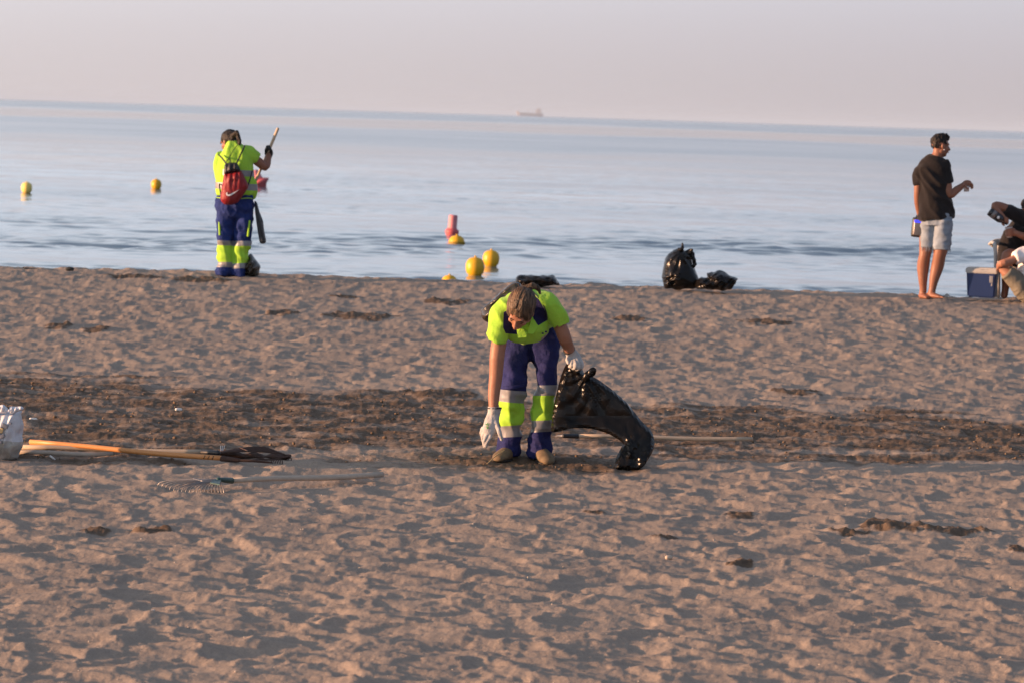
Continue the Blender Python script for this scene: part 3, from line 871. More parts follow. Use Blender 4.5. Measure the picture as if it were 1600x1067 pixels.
# shoes
def shoe(A, heel, toe, w, h, material, parent, sole=True, name='shoe'):
    a, b = Vector(A(*heel)), Vector(A(*toe)); d = (b - a); L = d.length; dn = d.normalized()
    bm = bmesh.new()
    up = Vector((0, 0, 1))
    tube(bm, [a + up * h * 0.55, a + d * 0.25 + up * h * 0.55, a + d * 0.6 + up * h * 0.46, a + d * 0.85 + up * h * 0.36, b + up * h * 0.28],
         [(w * 0.42, h * 0.55), (w * 0.42, h * 0.55), (w * 0.52, h * 0.42), (w * 0.50, h * 0.34), (w * 0.36, h * 0.26)], 20, up=(0, 0, 1), sub=3)
    tube(bm, [a + d * 0.12 + up * h * 0.6, a + d * 0.12 + up * h * 1.35], [(w * 0.42, w * 0.45)] * 2, 16)
    o = link_mesh(name, fuse(bm, 0.007, 3), material, parent)
    if sole:
        bm = bmesh.new()
        tube(bm, [a + up * 0.008, a + d * 0.3 + up * 0.008, a + d * 0.65 + up * 0.008, a + d * 0.92 + up * 0.010], [(w * 0.44, 0.012), (w * 0.42, 0.012), (w * 0.56, 0.012), (w * 0.46, 0.012)], 20, up=(0, 0, 1), sub=2)
        s_ = bm_obj('sole', bm, M['sole'], o)
    return o
shoe(W, (797, 719, 0.05), (778, 722, -0.15), 0.098, 0.085, M['shoe'], worker)
shoe(W, (842, 720, 0.05), (857, 727, -0.16), 0.100, 0.088, M['shoe'], worker)

# glove reaching to the ground
bm = bmesh.new()
tube(bm, [W(773, 636, -0.44), W(772, 646, -0.44)], [(0.042, 0.040), (0.034, 0.032)], 20, caps=False)
tube(bm, [W(772, 646, -0.44), W(769, 656, -0.45), W(766, 668, -0.46), W(762, 675, -0.46)], [(0.034, 0.028), (0.042, 0.024), (0.044, 0.022), (0.038, 0.019)], 20, up=(0, 1, 0), sub=2)
fingers(bm, [[W(770, 672, -0.46), W(766, 682, -0.47), W(761, 690, -0.47), W(759, 697, -0.46)],
             [W(763, 674, -0.46), W(759, 684, -0.47), W(756.5, 691, -0.46), W(757.5, 697, -0.43)],
             [W(758, 672, -0.45), W(754.5, 680, -0.45), W(754.5, 687, -0.43), W(757, 690, -0.40)],
             [W(755, 668, -0.44), W(753, 674, -0.44), W(753, 680, -0.41), W(756, 683, -0.39)]], 0.0120)
fingers(bm, [[W(774, 658, -0.46), W(778, 668, -0.48), W(781.5, 678, -0.49), W(784, 686, -0.48)]], 0.0135)
gm = fuse(bm, 0.0042, 2)
displace(gm, lambda p, n: 0.0022 * nz3(p, 30) + 0.0025 * max(0, creases((p.x, p.y, p.z * 0.4), 26, 1)))
g1 = link_mesh('glove', gm, M['glove'], worker)
bm = bmesh.new(); tube(bm, [W(773, 636.2, -0.44), W(773, 638, -0.44)], [(0.0435, 0.0415)] * 2, 20, caps=False)
bm_obj('cuff_trim', bm, M['hair_dark'], g1)
bm = bmesh.new()
for (a, b) in (((756.5, 663.5), (764, 662.5)), ((758, 666), (762, 665)), ((758, 668), (761, 669.5)), ((761, 667), (759, 670)), ((758.5, 664), (760, 661.5))):
    tube(bm, [W(a[0] + 2, a[1] - 1, -0.486), W(b[0] + 2, b[1] - 1, -0.486)], 0.0022, 6)
bm_obj('glove_print', bm, M['green_print'], g1)
# glove on the bag
bm = bmesh.new()
tube(bm, [W(889.5, 546, -0.19), W(892, 552, -0.17)], [(0.036, 0.034), (0.031, 0.029)], 20, caps=False)
tube(bm, [W(892, 551, -0.17), W(896, 558, -0.165), W(900, 564, -0.165)], [(0.033, 0.030), (0.040, 0.027), (0.037, 0.024)], 18, up=(0, 1, 0), sub=2)
fingers(bm, [[W(905, 560, -0.17), W(909, 567, -0.20), W(909, 574, -0.205), W(905, 577, -0.18)],
             [W(901, 562, -0.19), W(904.5, 569, -0.225), W(904, 576, -0.225), W(900, 577, -0.19)],
             [W(897, 563, -0.195), W(899.5, 569, -0.235), W(898.5, 575, -0.23), W(895, 575, -0.20)],
             [W(893, 562, -0.19), W(894, 568, -0.225), W(893, 572, -0.22), W(890, 572, -0.19)]], 0.0115)
fingers(bm, [[W(889, 556, -0.18), W(886.5, 562, -0.205), W(888, 567, -0.22)]], 0.013)
gm = fuse(bm, 0.0042, 2)
displace(gm, lambda p, n: 0.002 * nz3(p, 30) + 0.002 * max(0, creases((p.x, p.y, p.z * 0.4), 26, 1)))
g2 = link_mesh('glove', gm, M['glove'], worker)
bm = bmesh.new(); tube(bm, [W(889, 545.4, -0.193), W(889.7, 547, -0.188)], [(0.0375, 0.0355)] * 2, 20, caps=False)
bm_obj('cuff_trim', bm, M['hair_dark'], g2)

# ---------------------------------------------------------------- bag held in the glove
KN = (916, 588)
def bag_noise(px, py):
    dx, dy = px - KN[0], py - KN[1]; r = math.hypot(dx, dy) + 1e-6; a = math.atan2(dy, dx)
    fold = math.sin(a * 11 + 1.6 * math.sin(r * 0.07) + 3 * mnoise.noise(Vector((px * 0.02, py * 0.02, 1)))) * math.exp(-r / 75.0)
    dx, dy = px - 890, py - 564; r2 = math.hypot(dx, dy); a2 = math.atan2(dy, dx)
    fold2 = math.sin(a2 * 14) * math.exp(-r2 / 32.0)
    end = math.exp(-(((px - 985) / 34) ** 2 + ((py - 705) / 24) ** 2))
    cr = creases((px * 0.02, py * 0.02, 0), 2.6, 5)
    fold = math.copysign(abs(fold) ** 0.6, fold)
    cz = crumple((px * 0.03, 0, py * 0.03), 0.9, 3)
    return 0.11 * fold + 0.13 * fold2 + end * (0.5 * cr + 0.5 * crumple((px * 0.05, 0, py * 0.05), 1.6, 1) - 0.5) + 0.06 * cz - 0.03
big = [(893, 562), (884, 568), (877, 585), (870, 611), (864, 640), (860, 675), (866, 674), (880, 670), (898, 667), (924, 668), (949, 675), (966, 684), (975, 692),
       (972, 690), (969, 698), (962, 708), (956, 731), (966, 729), (978, 729), (990, 732), (1004, 724), (1012, 712), (1020, 700), (1022, 684), (1018, 672), (1000, 655), (981, 630), (956, 608),
       (934, 592), (926, 588), (920, 584), (914, 587), (910, 578), (909, 570), (902, 566)]
bm = inflate(big, Y0 - 0.14, 0.046, rim=0.040, step=0.0145, noise_fn=bag_noise, dfun=lambda px, py: -0.20 * max(0, min(1, (py - 650) / 70)))
me = bpy.data.meshes.new('bin_bag'); bm.to_mesh(me); bm.free()
def film_fn(p, n):
    u_ = 0.72 * p.x - 0.69 * p.z; v_ = 0.69 * p.x + 0.72 * p.z
    end = math.exp(-(p - W(988, 708, -0.3)).length_squared / 0.02)
    f = 0.013 * max(0.0, creases((v_, 0, 0.13 * u_), 11, 9)) ** 2 + 0.004 * nz3(p, 20, 1) + end * 0.016 * (crumple((p.x + 0.5 * p.z, p.y, 0.7 * p.z), 17, 5) - 0.4) - 0.003
    return f * min(1.0, abs(n.y) * 1.6)
displace(me, film_fn)
bag1 = thing('bin_bag', 'half-filled black bin bag with a knotted corner, held by the bending worker', 'bin bag', W(985, 728, -0.35))
b1 = link_mesh('bag_film', me, M['bag'], bag1, smooth=False)
bm = bmesh.new()
tube(bm, [W(918, 588, -0.20), W(921, 583, -0.22), W(926, 577, -0.22), W(929, 579, -0.22), W(926, 584, -0.20), W(920, 586, -0.18)], [0.010, 0.012, 0.013, 0.010, 0.012, 0.010], 12, sub=3)
tube(bm, [W(915, 591, -0.20), W(918, 585, -0.21), W(922, 580, -0.19)], [0.018, 0.019, 0.010], 12, sub=2)
me = fuse(bm, 0.005, 1); displace(me, lambda p, n: 0.004 * creases(p, 30, 2))
link_mesh('knot', me, M['bag'], bag1)

# ---------------------------------------------------------------- brownish bag on the worker's back
sk = [(752, 483), (752, 496), (757, 502), (768, 506), (782, 500), (800, 486), (815, 468), (816, 446), (810, 440), (801, 442), (788, 451), (772, 466)]
bm = inflate(sk, Y0 - 0.12, 0.07, rim=0.07, step=0.0095, noise_fn=lambda x, y: 0.35 * math.sin((x * 0.75 + y) * 0.32 + 2 * mnoise.noise(Vector((x * .05, y * .05, 0)))) + 0.2 * creases((x * .03, y * .03, 0), 2, 1))
me = bpy.data.meshes.new('shoulder_bag'); bm.to_mesh(me); bm.free()
sb = thing('shoulder_bag', 'crumpled dark plastic bag slung on the back of the bending worker', 'bag', W(785, 480, -0.12))
link_mesh('bag_film', me, M['bag_brown'], sb)
bm = bmesh.new()
tube(bm, [W(812, 452, -0.20), W(826, 452, -0.32), W(836, 460, -0.42), W(845, 471, -0.455), (W(852, 484, -0.455)), W(855, 498, -0.43)], 0.0042, 8, sub=4)
bm_obj('strap', bm, M['black_nylon'], sb)

# ================================================================ the worker by the water, seen from behind
Y1 = 39.85
def V(px, py, d=0.0): return at(px, py, Y1 + d)
far = thing('person', 'worker in lime shirt and blue trousers standing at the water with a red drawstring bag', 'person', V(362, 434, 0))
bm = bmesh.new()
fu = Vector((-0.25, 0.28, 0.92)); ff = Vector((-0.72, 0.62, -0.38))
fc = V(358, 222, 0.10)
FP, frot = head_shape(bm, fc, fu, ff, 1.0, neck=V(366, 240, 0.02))
tube(bm, [V(366, 240, 0.03), V(368, 262, 0.0), V(368, 300, 0)], [(0.10, 0.07), (0.14, 0.09), (0.12, 0.09)], 18, up=(0, 1, 0), sub=2)
tube(bm, [V(385, 243, 0.02), V(402, 252, 0.06), V(414, 261, 0.10), V(418, 250, 0.17), V(420, 240, 0.20)], [0.052, 0.050, 0.046, 0.040, 0.028], 16, sub=3)
tube(bm, [V(346, 248, 0.02), V(342, 270, 0.10), V(346, 288, 0.24)], [0.05, 0.045, 0.035], 14, sub=2)
for x0, x1 in ((351, 349), (381, 372)): tube(bm, [V(x0, 320), V((x0 + x1) / 2, 380), V(x1, 428)], [0.07, 0.055, 0.04], 12)
link_mesh('body', fuse(bm, 0.0075, 3), M['skin_dark'], far)
bm = bmesh.new()
blob(bm, FP(0, -0.022, 0.035), (0.088, 0.098, 0.090), frot, 24)
blob(bm, FP(0, -0.060, -0.010), (0.070, 0.055, 0.075), frot, 20)
tube(bm, [V(365, 212, 0.0), V(371, 207, -0.03), V(372.5, 210, -0.04)], [0.030, 0.026, 0.014], 12)
tube(bm, [V(371, 210, -0.02), V(374, 222, -0.03), V(373, 232, -0.03)], [0.024, 0.022, 0.008], 12, sub=2)
hm2 = fuse(bm, 0.008, 2); displace(hm2, lambda p, n: 0.006 * nz3(p, 25) + 0.004 * nz3(p, 60))
link_mesh('hair', hm2, M['hair_dark'], far)
bm = bmesh.new()
tube(bm, [V(351, 219, 0.14), V(346.5, 221, 0.17), V(345, 222.5, 0.2)], 0.003, 6)
tube(bm, [V(345.5, 220.5, 0.17), V(345, 225, 0.18)], 0.006, 8)
bm_obj('glasses', bm, M['dark_plastic'], far)

bm = bmesh.new()
tube(bm, [V(363, 225, 0.05), V(364, 232, 0.03), V(366, 243, 0.0), V(368, 262, -0.01), V(368, 285, -0.01), V(369, 303, 0.0)],
     [(0.062, 0.065), (0.105, 0.085), (0.165, 0.110), (0.178, 0.120), (0.188, 0.125), (0.192, 0.125)], 30, up=(0, 1, 0), caps=False, sub=4)
tube(bm, [V(381, 240, 0.01), V(393, 243, 0.03), V(401, 249, 0.055)], [(0.085, 0.085), (0.075, 0.075), (0.062, 0.062)], 22, caps=False, sub=3)
tube(bm, [V(350, 244, 0.01), V(345, 258, 0.05), V(345, 280, 0.08)], [(0.075, 0.08), (0.066, 0.075), (0.052, 0.065)], 22, caps=False, sub=3)
tube(bm, [V(390, 285, 0.0), V(394, 300, 0.0), V(396, 311, 0.0)], [(0.05, 0.07), (0.035, 0.06), (0.012, 0.03)], 16, caps=False, sub=2)
sm2 = fuse(bm, 0.009, 4)
displace(sm2, lambda p, n: 0.014 * nz3((p.x, p.y, p.z * 0.5), 8, 5) + 0.016 * max(0, creases((p.x, p.y, p.z * 0.4), 9, 6)))
cut = [(V(367, 265.5), Vector((0.02, 0, 1))), (V(367, 275), Vector((0.02, 0, 1))), (V(367, 286.5), Vector((0.02, 0, 1))), (V(367, 296.5), Vector((0.02, 0, 1)))]
def fpart(c):
    v = [(c - co).dot(no) > 0 for co, no in cut]
    if px_of(c)[0] < 348 and px_of(c)[1] < 282: return 'shirt'
    if not v[0] and v[1]: return 't1'
    if not v[2] and v[3]: return 't2'
    return 'shirt'
sp = split_by_planes(sm2, cut, fpart, far, {'shirt': ('shirt', M['hivis']), 't1': ('reflective_band', M['silver']), 't2': ('reflective_band', M['silver'])})
for q in sp[1:]: q.parent = sp[0]; q.matrix_parent_inverse = sp[0].matrix_world.inverted()

legsV = [([V(353, 306), V(351.5, 330), V(351.5, 360), V(351.5, 380), V(351, 412), V(348.5, 431)],
          [(0.100, 0.12), (0.097, 0.11), (0.088, 0.10), (0.082, 0.09), (0.078, 0.085), (0.080, 0.09)],
          [(351, 376.5, 0.0), (351, 384, 0.0), (350, 410, -0.02), (350, 418, -0.02)]),
         ([V(382, 306), V(382, 330), V(380, 360), V(379, 380), V(374, 412), V(371.5, 433)],
          [(0.105, 0.12), (0.100, 0.11), (0.090, 0.10), (0.086, 0.09), (0.076, 0.085), (0.074, 0.09)],
          [(379, 377, -0.03), (379, 385, -0.03), (374, 412, -0.08), (373, 420, -0.08)])]
def seatV(bm):
    blob(bm, V(368, 322, -0.03), (0.185, 0.13, 0.15), None, 24)
    tube(bm, [V(368, 298), V(368, 318)], [(0.175, 0.11), (0.19, 0.12)], 24, up=(0, 1, 0), caps=False)
trousV = work_trousers(V, legsV, seatV, V(364.5, 390).x, M['blue'], far, voxel=0.010, fold=0.019)
for pts in ([(342.5, 348), (343.5, 367)], [(390, 346), (387.5, 369)]):
    bm = bmesh.new(); tube(bm, [V(pts[0][0], pts[0][1], -0.085), V(pts[1][0], pts[1][1], -0.09)], [(0.010, 0.012), (0.012, 0.012)], 8, up=(0, 1, 0)); bm_obj('pocket_piping', bm, M['hivis_leg'], trousV)
bm = bmesh.new(); tube(bm, [V(377, 311, -0.155), V(387, 310, -0.135), V(396, 311, -0.06)], 0.004, 8, sub=3); bm_obj('hip_piping', bm, M['hivis_leg'], trousV)
bm = bmesh.new(); tube(bm, [V(338, 309, -0.04), V(345, 310, -0.12)], 0.004, 8); bm_obj('hip_piping', bm, M['hivis_leg'], trousV)
shoe(V, (350, 435, -0.02), (345, 432, 0.18), 0.10, 0.08, M['shoe_dark'], far)
shoe(V, (373, 437, -0.02), (377, 433, 0.18), 0.10, 0.08, M['shoe_dark'], far)
bm = bmesh.new()
tube(bm, [V(420, 246, 0.20), V(420, 241, 0.20), V(420, 236, 0.20)], [(0.033, 0.03), (0.046, 0.028), (0.042, 0.024)], 14, up=(0, 1, 0), sub=2)
fingers(bm, [[V(424.5 - i * 1.0, 238.5 - i * 2.2, 0.19), V(423.5 - i, 234.5 - i * 1.8, 0.16), V(419.5 - i, 233.5 - i * 1.4, 0.15), V(417.5, 236 - i, 0.17)] for i in range(4)], 0.013)
fingers(bm, [[V(416, 240, 0.19), V(415, 235, 0.17), V(417, 231, 0.17)]], 0.014)
link_mesh('glove', fuse(bm, 0.006, 1), M['glove_black'], far)

# pole in the hand
tl = thing('rake', 'wooden rake handle held upright by the worker with the red bag', 'rake', V(397, 289, 0.22))
bm = bmesh.new(); tube(bm, [V(434, 202, 0.16), V(422, 231, 0.18)], 0.016, 12); tube(bm, [V(422.01, 231, 0.18), V(397, 289, 0.24), V(352, 395, 0.30)], 0.0145, 12)
bm_obj('handle', bm, M['wood'], tl)

# red drawstring bag
db = thing('drawstring_bag', 'dark red drawstring bag with white swoosh on the back of the standing worker', 'bag', V(366, 318, -0.2))
fold = lambda x, y: 0.22 * math.sin((x - 366) * 0.75 + (y - 280) * 0.03) * max(0, 1 - (y - 255) / 45.0) + 0.15 * creases((x * .05, y * .05, 0), 1.5, 3)
bm = inflate([(350.5, 272), (377, 266.5), (381, 274), (388.5, 289), (388, 294), (380, 306), (372, 317), (362, 320.5), (352, 320.5), (346, 316), (344.5, 310), (347, 292)], Y1 - 0.19, 0.075, rim=0.08, step=0.011, noise_fn=fold, dfun=lambda x, y: -0.03)
me = bpy.data.meshes.new('m'); bm.to_mesh(me); bm.free(); rb = link_mesh('bag_body', me, M['red'], db)
bm = inflate([(351.6, 256), (361, 254.5), (370.7, 254.3), (374, 261), (377.2, 268), (364, 271), (350, 274), (350.5, 264)], Y1 - 0.19, 0.072, rim=0.08, step=0.011, noise_fn=fold, dfun=lambda x, y: -0.03)
me = bpy.data.meshes.new('m'); bm.to_mesh(me); bm.free(); link_mesh('bag_top', me, M['black_nylon'], db)
for pts in ([(354, 257, -0.20), (348, 249, -0.17), (341.5, 242, -0.10)], [(370, 255, -0.20), (376, 242, -0.17), (382.5, 228.5, -0.08)],
            [(387.5, 290, -0.19), (391, 280, -0.16), (394, 268, -0.11)], [(346, 312, -0.16), (343.5, 296, -0.14), (343, 288, -0.10)]):
    bm = bmesh.new(); tube(bm, [V(*p) for p in pts], 0.008, 8, sub=3); bm_obj('strap', bm, M['black_nylon'], db)
bm = bmesh.new(); tube(bm, [V(353, 256, -0.22), V(355.5, 250, -0.21), V(359, 249.5, -0.21), V(361, 256, -0.22)], 0.004, 8, sub=3)
tube(bm, [V(357, 250, -0.2), V(363, 238, -0.15), V(371, 227, -0.07)], 0.003, 8, sub=3); bm_obj('cord', bm, M['black_nylon'], db)
sw = [(353.0, 303.0), (354.2, 301.2), (355.4, 300.8), (355.0, 303.0), (356.6, 304.6), (359.5, 303.9), (364, 301.6), (369, 299.1), (374.0, 296.6), (369, 300.9), (364.5, 304.0), (360.5, 306.2), (356.6, 307.0), (354.0, 305.8)]
bm = bmesh.new()
def surf(px, py): return Y1 - 0.305
dg = DG(); dg.update()
vs = []
for px, py in sw:
    o_ = CAM; dr = (at(px, py, Y1) - CAM).normalized()
    inv = rb.matrix_world.inverted(); hit, loc, nn, _ = rb.ray_cast(inv @ o_, (inv.to_3x3() @ dr).normalized())
    p = (rb.matrix_world @ loc) if hit else at(px, py, Y1 - 0.29)
    vs.append(bm.verts.new(p + Vector((0, -0.010, 0))))
f_ = bm.faces.new(vs); r_ = bmesh.ops.extrude_face_region(bm, geom=[f_])
bmesh.ops.translate(bm, vec=(0, 0.012, 0), verts=[g for g in r_['geom'] if isinstance(g, bmesh.types.BMVert)])
bmesh.ops.triangulate(bm, faces=bm.faces[:])
bm_obj('swoosh', bm, M['white'], rb, smooth=False)

# grey sheet hanging from the waist, and the bag by the feet
hs = [(397.5, 313), (402, 317), (405, 330), (411, 345), (413, 362), (416.5, 379), (412, 382), (406, 381), (403, 365), (400, 345), (398, 328)]
bm = inflate(hs, Y1 - 0.02, 0.03, rim=0.04, step=0.011, noise_fn=lambda x, y: 0.9 * math.sin((x - y * 0.22) * 1.6) + 0.3 * creases((x * .08, y * .05, 0), 2, 3))
me = bpy.data.meshes.new('m'); bm.to_mesh(me); bm.free()
tag(link_mesh('plastic_sack', me, M['bag_grey']), 'empty grey plastic sack hanging from the waist of the standing worker', 'sack')
fb = [(390, 396), (393, 396), (398, 404), (406, 414), (408, 418), (405.5, 421), (405, 430), (398, 434), (388, 433), (378, 428), (377, 415), (384, 404)]
bm = inflate(fb, Y1 + 0.10, 0.12, rim=0.12, step=0.012, noise_fn=lambda x, y: 0.35 * creases((x * .05, y * .05, 0), 2, 3) + 0.2 * math.sin((x + 0.8 * y) * 0.5))
me = bpy.data.meshes.new('m'); bm.to_mesh(me); bm.free()
tag(link_mesh('bin_bag', me, M['bag_brown']), 'small dark bin bag by the feet of the worker with the red bag', 'bin bag')

# ================================================================ the man in black T-shirt and denim shorts
Y2 = 39.8
def U_(px, py, d=0.0): return at(px, py, Y2 + d)
man = thing('person', 'barefoot young man standing in black T-shirt and pale cut-off denim shorts', 'person', U_(1455, 465, 0))
bm = bmesh.new()
mu = Vector((0.04, 0.05, 1)); mf = Vector((0.93, 0.36, -0.05)); mc = U_(1469.5, 228.5, 0.0)
MP, mrot = head_shape(bm, mc, mu, mf, 1.0, neck=U_(1461, 250, 0.0), neck_r=0.056)
tube(bm, [U_(1460, 250), U_(1459, 275), U_(1460, 320), U_(1462, 345)], [(0.10, 0.06), (0.12, 0.07), (0.10, 0.07), (0.11, 0.07)], 20, up=(0, 1, 0), sub=3)
tube(bm, [U_(1445, 262), U_(1436, 278, 0), U_(1434, 300, 0.0), U_(1434, 318, 0.03), U_(1438, 340, 0.07)], [0.040, 0.044, 0.040, 0.036, 0.028], 16, sub=3)
tube(bm, [U_(1468, 262, 0.0), U_(1479, 282, -0.04), U_(1483, 305, -0.05), U_(1495, 297, 0.0), U_(1506, 289, 0.04)], [0.040, 0.048, 0.042, 0.040, 0.027], 16, sub=3)
# hand over the cup
tube(bm, [U_(1505, 289.5, 0.04), U_(1510, 287.5, 0.05), U_(1515, 288, 0.05)], [(0.028, 0.024), (0.040, 0.026), (0.036, 0.022)], 14, up=(0, 1, 0), sub=2)
fingers(bm, [[U_(1514, 287 + i, 0.03 + i * 0.012), U_(1518.5, 287.5 + i, 0.03 + i * 0.012), U_(1520, 291 + i, 0.03 + i * 0.01), U_(1517.5, 294 + i * .4, 0.03 + i * 0.01)] for i in range(4)], 0.011)
fingers(bm, [[U_(1508, 290, 0.0), U_(1510, 294, -0.02), U_(1513, 296, -0.02)]], 0.012)
# legs and feet
tube(bm, [U_(1449, 345, 0.05), U_(1447, 386, 0.02), U_(1445, 400, 0.0), U_(1442.5, 416, 0.03), U_(1442, 435, 0.03), U_(1442.5, 452, 0.04), U_(1441.5, 460, 0.05)],
     [0.085, 0.072, 0.062, 0.066, 0.050, 0.037, 0.040], 18, sub=3)
tube(bm, [U_(1473, 345, -0.02), U_(1470, 388, -0.05), U_(1468, 400, -0.05), U_(1465, 416, -0.02), U_(1460, 435, -0.02), U_(1457, 451, -0.02), U_(1455.5, 460, -0.02)],
     [0.090, 0.076, 0.066, 0.067, 0.052, 0.038, 0.040], 18, sub=3)
tube(bm, [U_(1440, 462, 0.08), U_(1444, 463, 0.0), U_(1451, 465.5, -0.06)], [(0.036, 0.034), (0.042, 0.028), (0.044, 0.016)], 14, up=(0, 0, 1), sub=2)
tube(bm, [U_(1452, 461.5, 0.0), U_(1461, 462.5, -0.06), U_(1471, 464.5, -0.12)], [(0.036, 0.036), (0.043, 0.028), (0.044, 0.015)], 14, up=(0, 0, 1), sub=2)
for i in range(5): tube(bm, [U_(1470 + i * 0.5, 464.6, -0.15 + i * 0.018), U_(1473.5 - i * 0.3, 465.2, -0.17 + i * 0.018)], 0.009, 8)
link_mesh('body', fuse(bm, 0.0065, 3), M['skin_dark'], man)
face_details(MP, 1.0, man)
bm = bmesh.new()
blob(bm, MP(0, -0.018, 0.042), (0.077, 0.092, 0.082), mrot, 24)
blob(bm, MP(0, -0.054, 0.008), (0.060, 0.046, 0.050), mrot, 20)
blob(bm, MP(0, 0.020, 0.104), (0.060, 0.066, 0.030), mrot, 18)
blob(bm, MP(0, 0.070, 0.098), (0.044, 0.024, 0.022), mrot, 14)
blob(bm, MP(0, 0.058, 0.076), (0.056, 0.028, 0.022), mrot, 14)
h3 = fuse(bm, 0.0065, 2); displace(h3, lambda p, n: 0.008 * nz3(p, 30) + 0.010 * nz3(p, 70))
link_mesh('hair', h3, M['hair_black'], man)
bm = bmesh.new(); blob(bm, MP((0.084 if MP(0.084, 0, 0).y < mc.y else -0.084), 0.002, -0.040), (0.006, 0.006, 0.006), None, 8)
bm_obj('earring', bm, M['white'], man)
bm = bmesh.new()
tube(bm, [U_(1461, 245.5, 0.0), U_(1460, 250, 0.0), U_(1458, 262), U_(1459, 282), U_(1461, 305), U_(1462.5, 325), U_(1463.5, 342)],
     [(0.070, 0.068), (0.125, 0.085), (0.165, 0.120), (0.160, 0.130), (0.155, 0.125), (0.170, 0.140), (0.182, 0.150)], 30, up=(0, 1, 0), caps=False, sub=4)
tube(bm, [U_(1447, 259), U_(1438, 268, 0.0), U_(1434.5, 290, 0)], [(0.055, 0.065), (0.055, 0.064), (0.048, 0.058)], 20, up=(0, 1, 0), caps=False, sub=3)
tube(bm, [U_(1472, 254, -0.01), U_(1476, 266, -0.02), U_(1480, 286, -0.04)], [(0.075, 0.075), (0.068, 0.066), (0.062, 0.058)], 20, up=(0, 1, 0), caps=False, sub=3)
s3 = fuse(bm, 0.009, 8, 0.6)
displace(s3, lambda p, n: 0.018 * nz3((p.x + 0.4 * p.z, p.y, p.z * 0.6), 7, 8) + 0.020 * max(0, creases((p.x + 0.8 * p.z, p.y, p.z * 0.4), 8, 2)) - 0.005)
link_mesh('t_shirt', s3, M['black_cloth'], man)
bm = bmesh.new()
tube(bm, [U_(1463.5, 334), U_(1463.5, 352)], [(0.160, 0.125), (0.165, 0.135)], 26, up=(0, 1, 0), caps=False)
tube(bm, [U_(1451, 345, 0.03), U_(1449.5, 365, 0.02), U_(1448.5, 387.5, 0.01)], [(0.090, 0.115), (0.080, 0.10), (0.070, 0.09)], 24, up=(0, 1, 0), caps=False, sub=3)
tube(bm, [U_(1474, 345, -0.03), U_(1473, 365, -0.04), U_(1471.5, 391, -0.05)], [(0.098, 0.12), (0.096, 0.11), (0.092, 0.10)], 24, up=(0, 1, 0), caps=False, sub=3)
s4 = fuse(bm, 0.008, 3)
displace(s4, lambda p, n: 0.012 * nz3((p.x, p.y, p.z), 9, 1) + 0.010 * max(0, creases((p.x * 0.6 + p.z, p.y, p.z - p.x * .5), 9, 12)) - 0.003)
sh = link_mesh('shorts', s4, M['denim'], man)
bm = bmesh.new()
for (cx, cy, rx, n_) in ((1448.5, 387.5, 0.068, 34), (1471.5, 390.5, 0.090, 44)):
    c0 = U_(cx, cy, 0.0)
    for i in range(n_):
        a = random.uniform(math.pi, 2 * math.pi); s0 = c0 + Vector((math.cos(a) * rx, math.sin(a) * 0.09, 0.01)); l = random.uniform(0.015, 0.055)
        tube(bm, [s0, s0 + Vector((random.uniform(-.008, .008), -0.006, -l * 0.6)), s0 + Vector((random.uniform(-.012, .012), -0.004, -l))], [0.0022, 0.0018, 0.001], 4)
bm_obj('frayed_hem', bm, M['denim'], sh)

# cup, speaker, flip-flop
c_ = thing('cup', 'small drink cup in the hand of the man in black T-shirt', 'cup', U_(1510, 300, 0.03))
bm = bmesh.new(); tube(bm, [U_(1510, 300, 0.02), U_(1510, 291, 0.02)], [0.026, 0.033], 18, caps=False); bm_obj('cup_body', bm, M['cup'], c_)
spk = thing('portable_speaker', 'silver and black portable speaker with blue light hanging beside the denim shorts', 'speaker', U_(1432, 371, 0.05))
rt = Matrix.Rotation(R(4), 4, 'Y').to_quaternion()
bm = bmesh.new(); box(bm, U_(1433.0, 355.8, 0.06), (0.112, 0.095, 0.205), rt, 0.026); bm_obj('case', bm, M['dark_plastic'], spk)
bm = bmesh.new(); box(bm, U_(1434.0, 355.8, 0.0), (0.085, 0.03, 0.170), rt, 0.012); gr_ = bm_obj('grille', bm, M['speaker'], spk)
bm = bmesh.new(); box(bm, U_(1434.6, 346.5, -0.004), (0.080, 0.03, 0.032), rt, 0.010); bm_obj('light', bm, M['led'], spk)
bm = bmesh.new(); tube(bm, [U_(1430, 342, 0.06), U_(1435, 335, 0.07), U_(1440, 340, 0.07)], 0.006, 8, sub=4); bm_obj('carry_strap', bm, M['dark_plastic'], spk)
ffp = thing('flip_flop', 'pale flip-flop on the sand in front of the barefoot man', 'flip-flop', U_(1480, 465, 0.0))
bm = bmesh.new(); tube(bm, [U_(1475, 463.5, 0.05), U_(1480, 463.8, 0.0), U_(1487, 464.8, -0.05)], [(0.035, 0.012), (0.040, 0.013), (0.034, 0.010)], 14, up=(0, 0, 1), sub=2); bm_obj('sole', bm, M['cream'], ffp)
bm = bmesh.new(); tube(bm, [U_(1476, 462.8, -0.02), U_(1480, 460, 0.0), U_(1483, 463.5, 0.0)], 0.009, 8, sub=3); bm_obj('strap', bm, M['cream'], ffp)

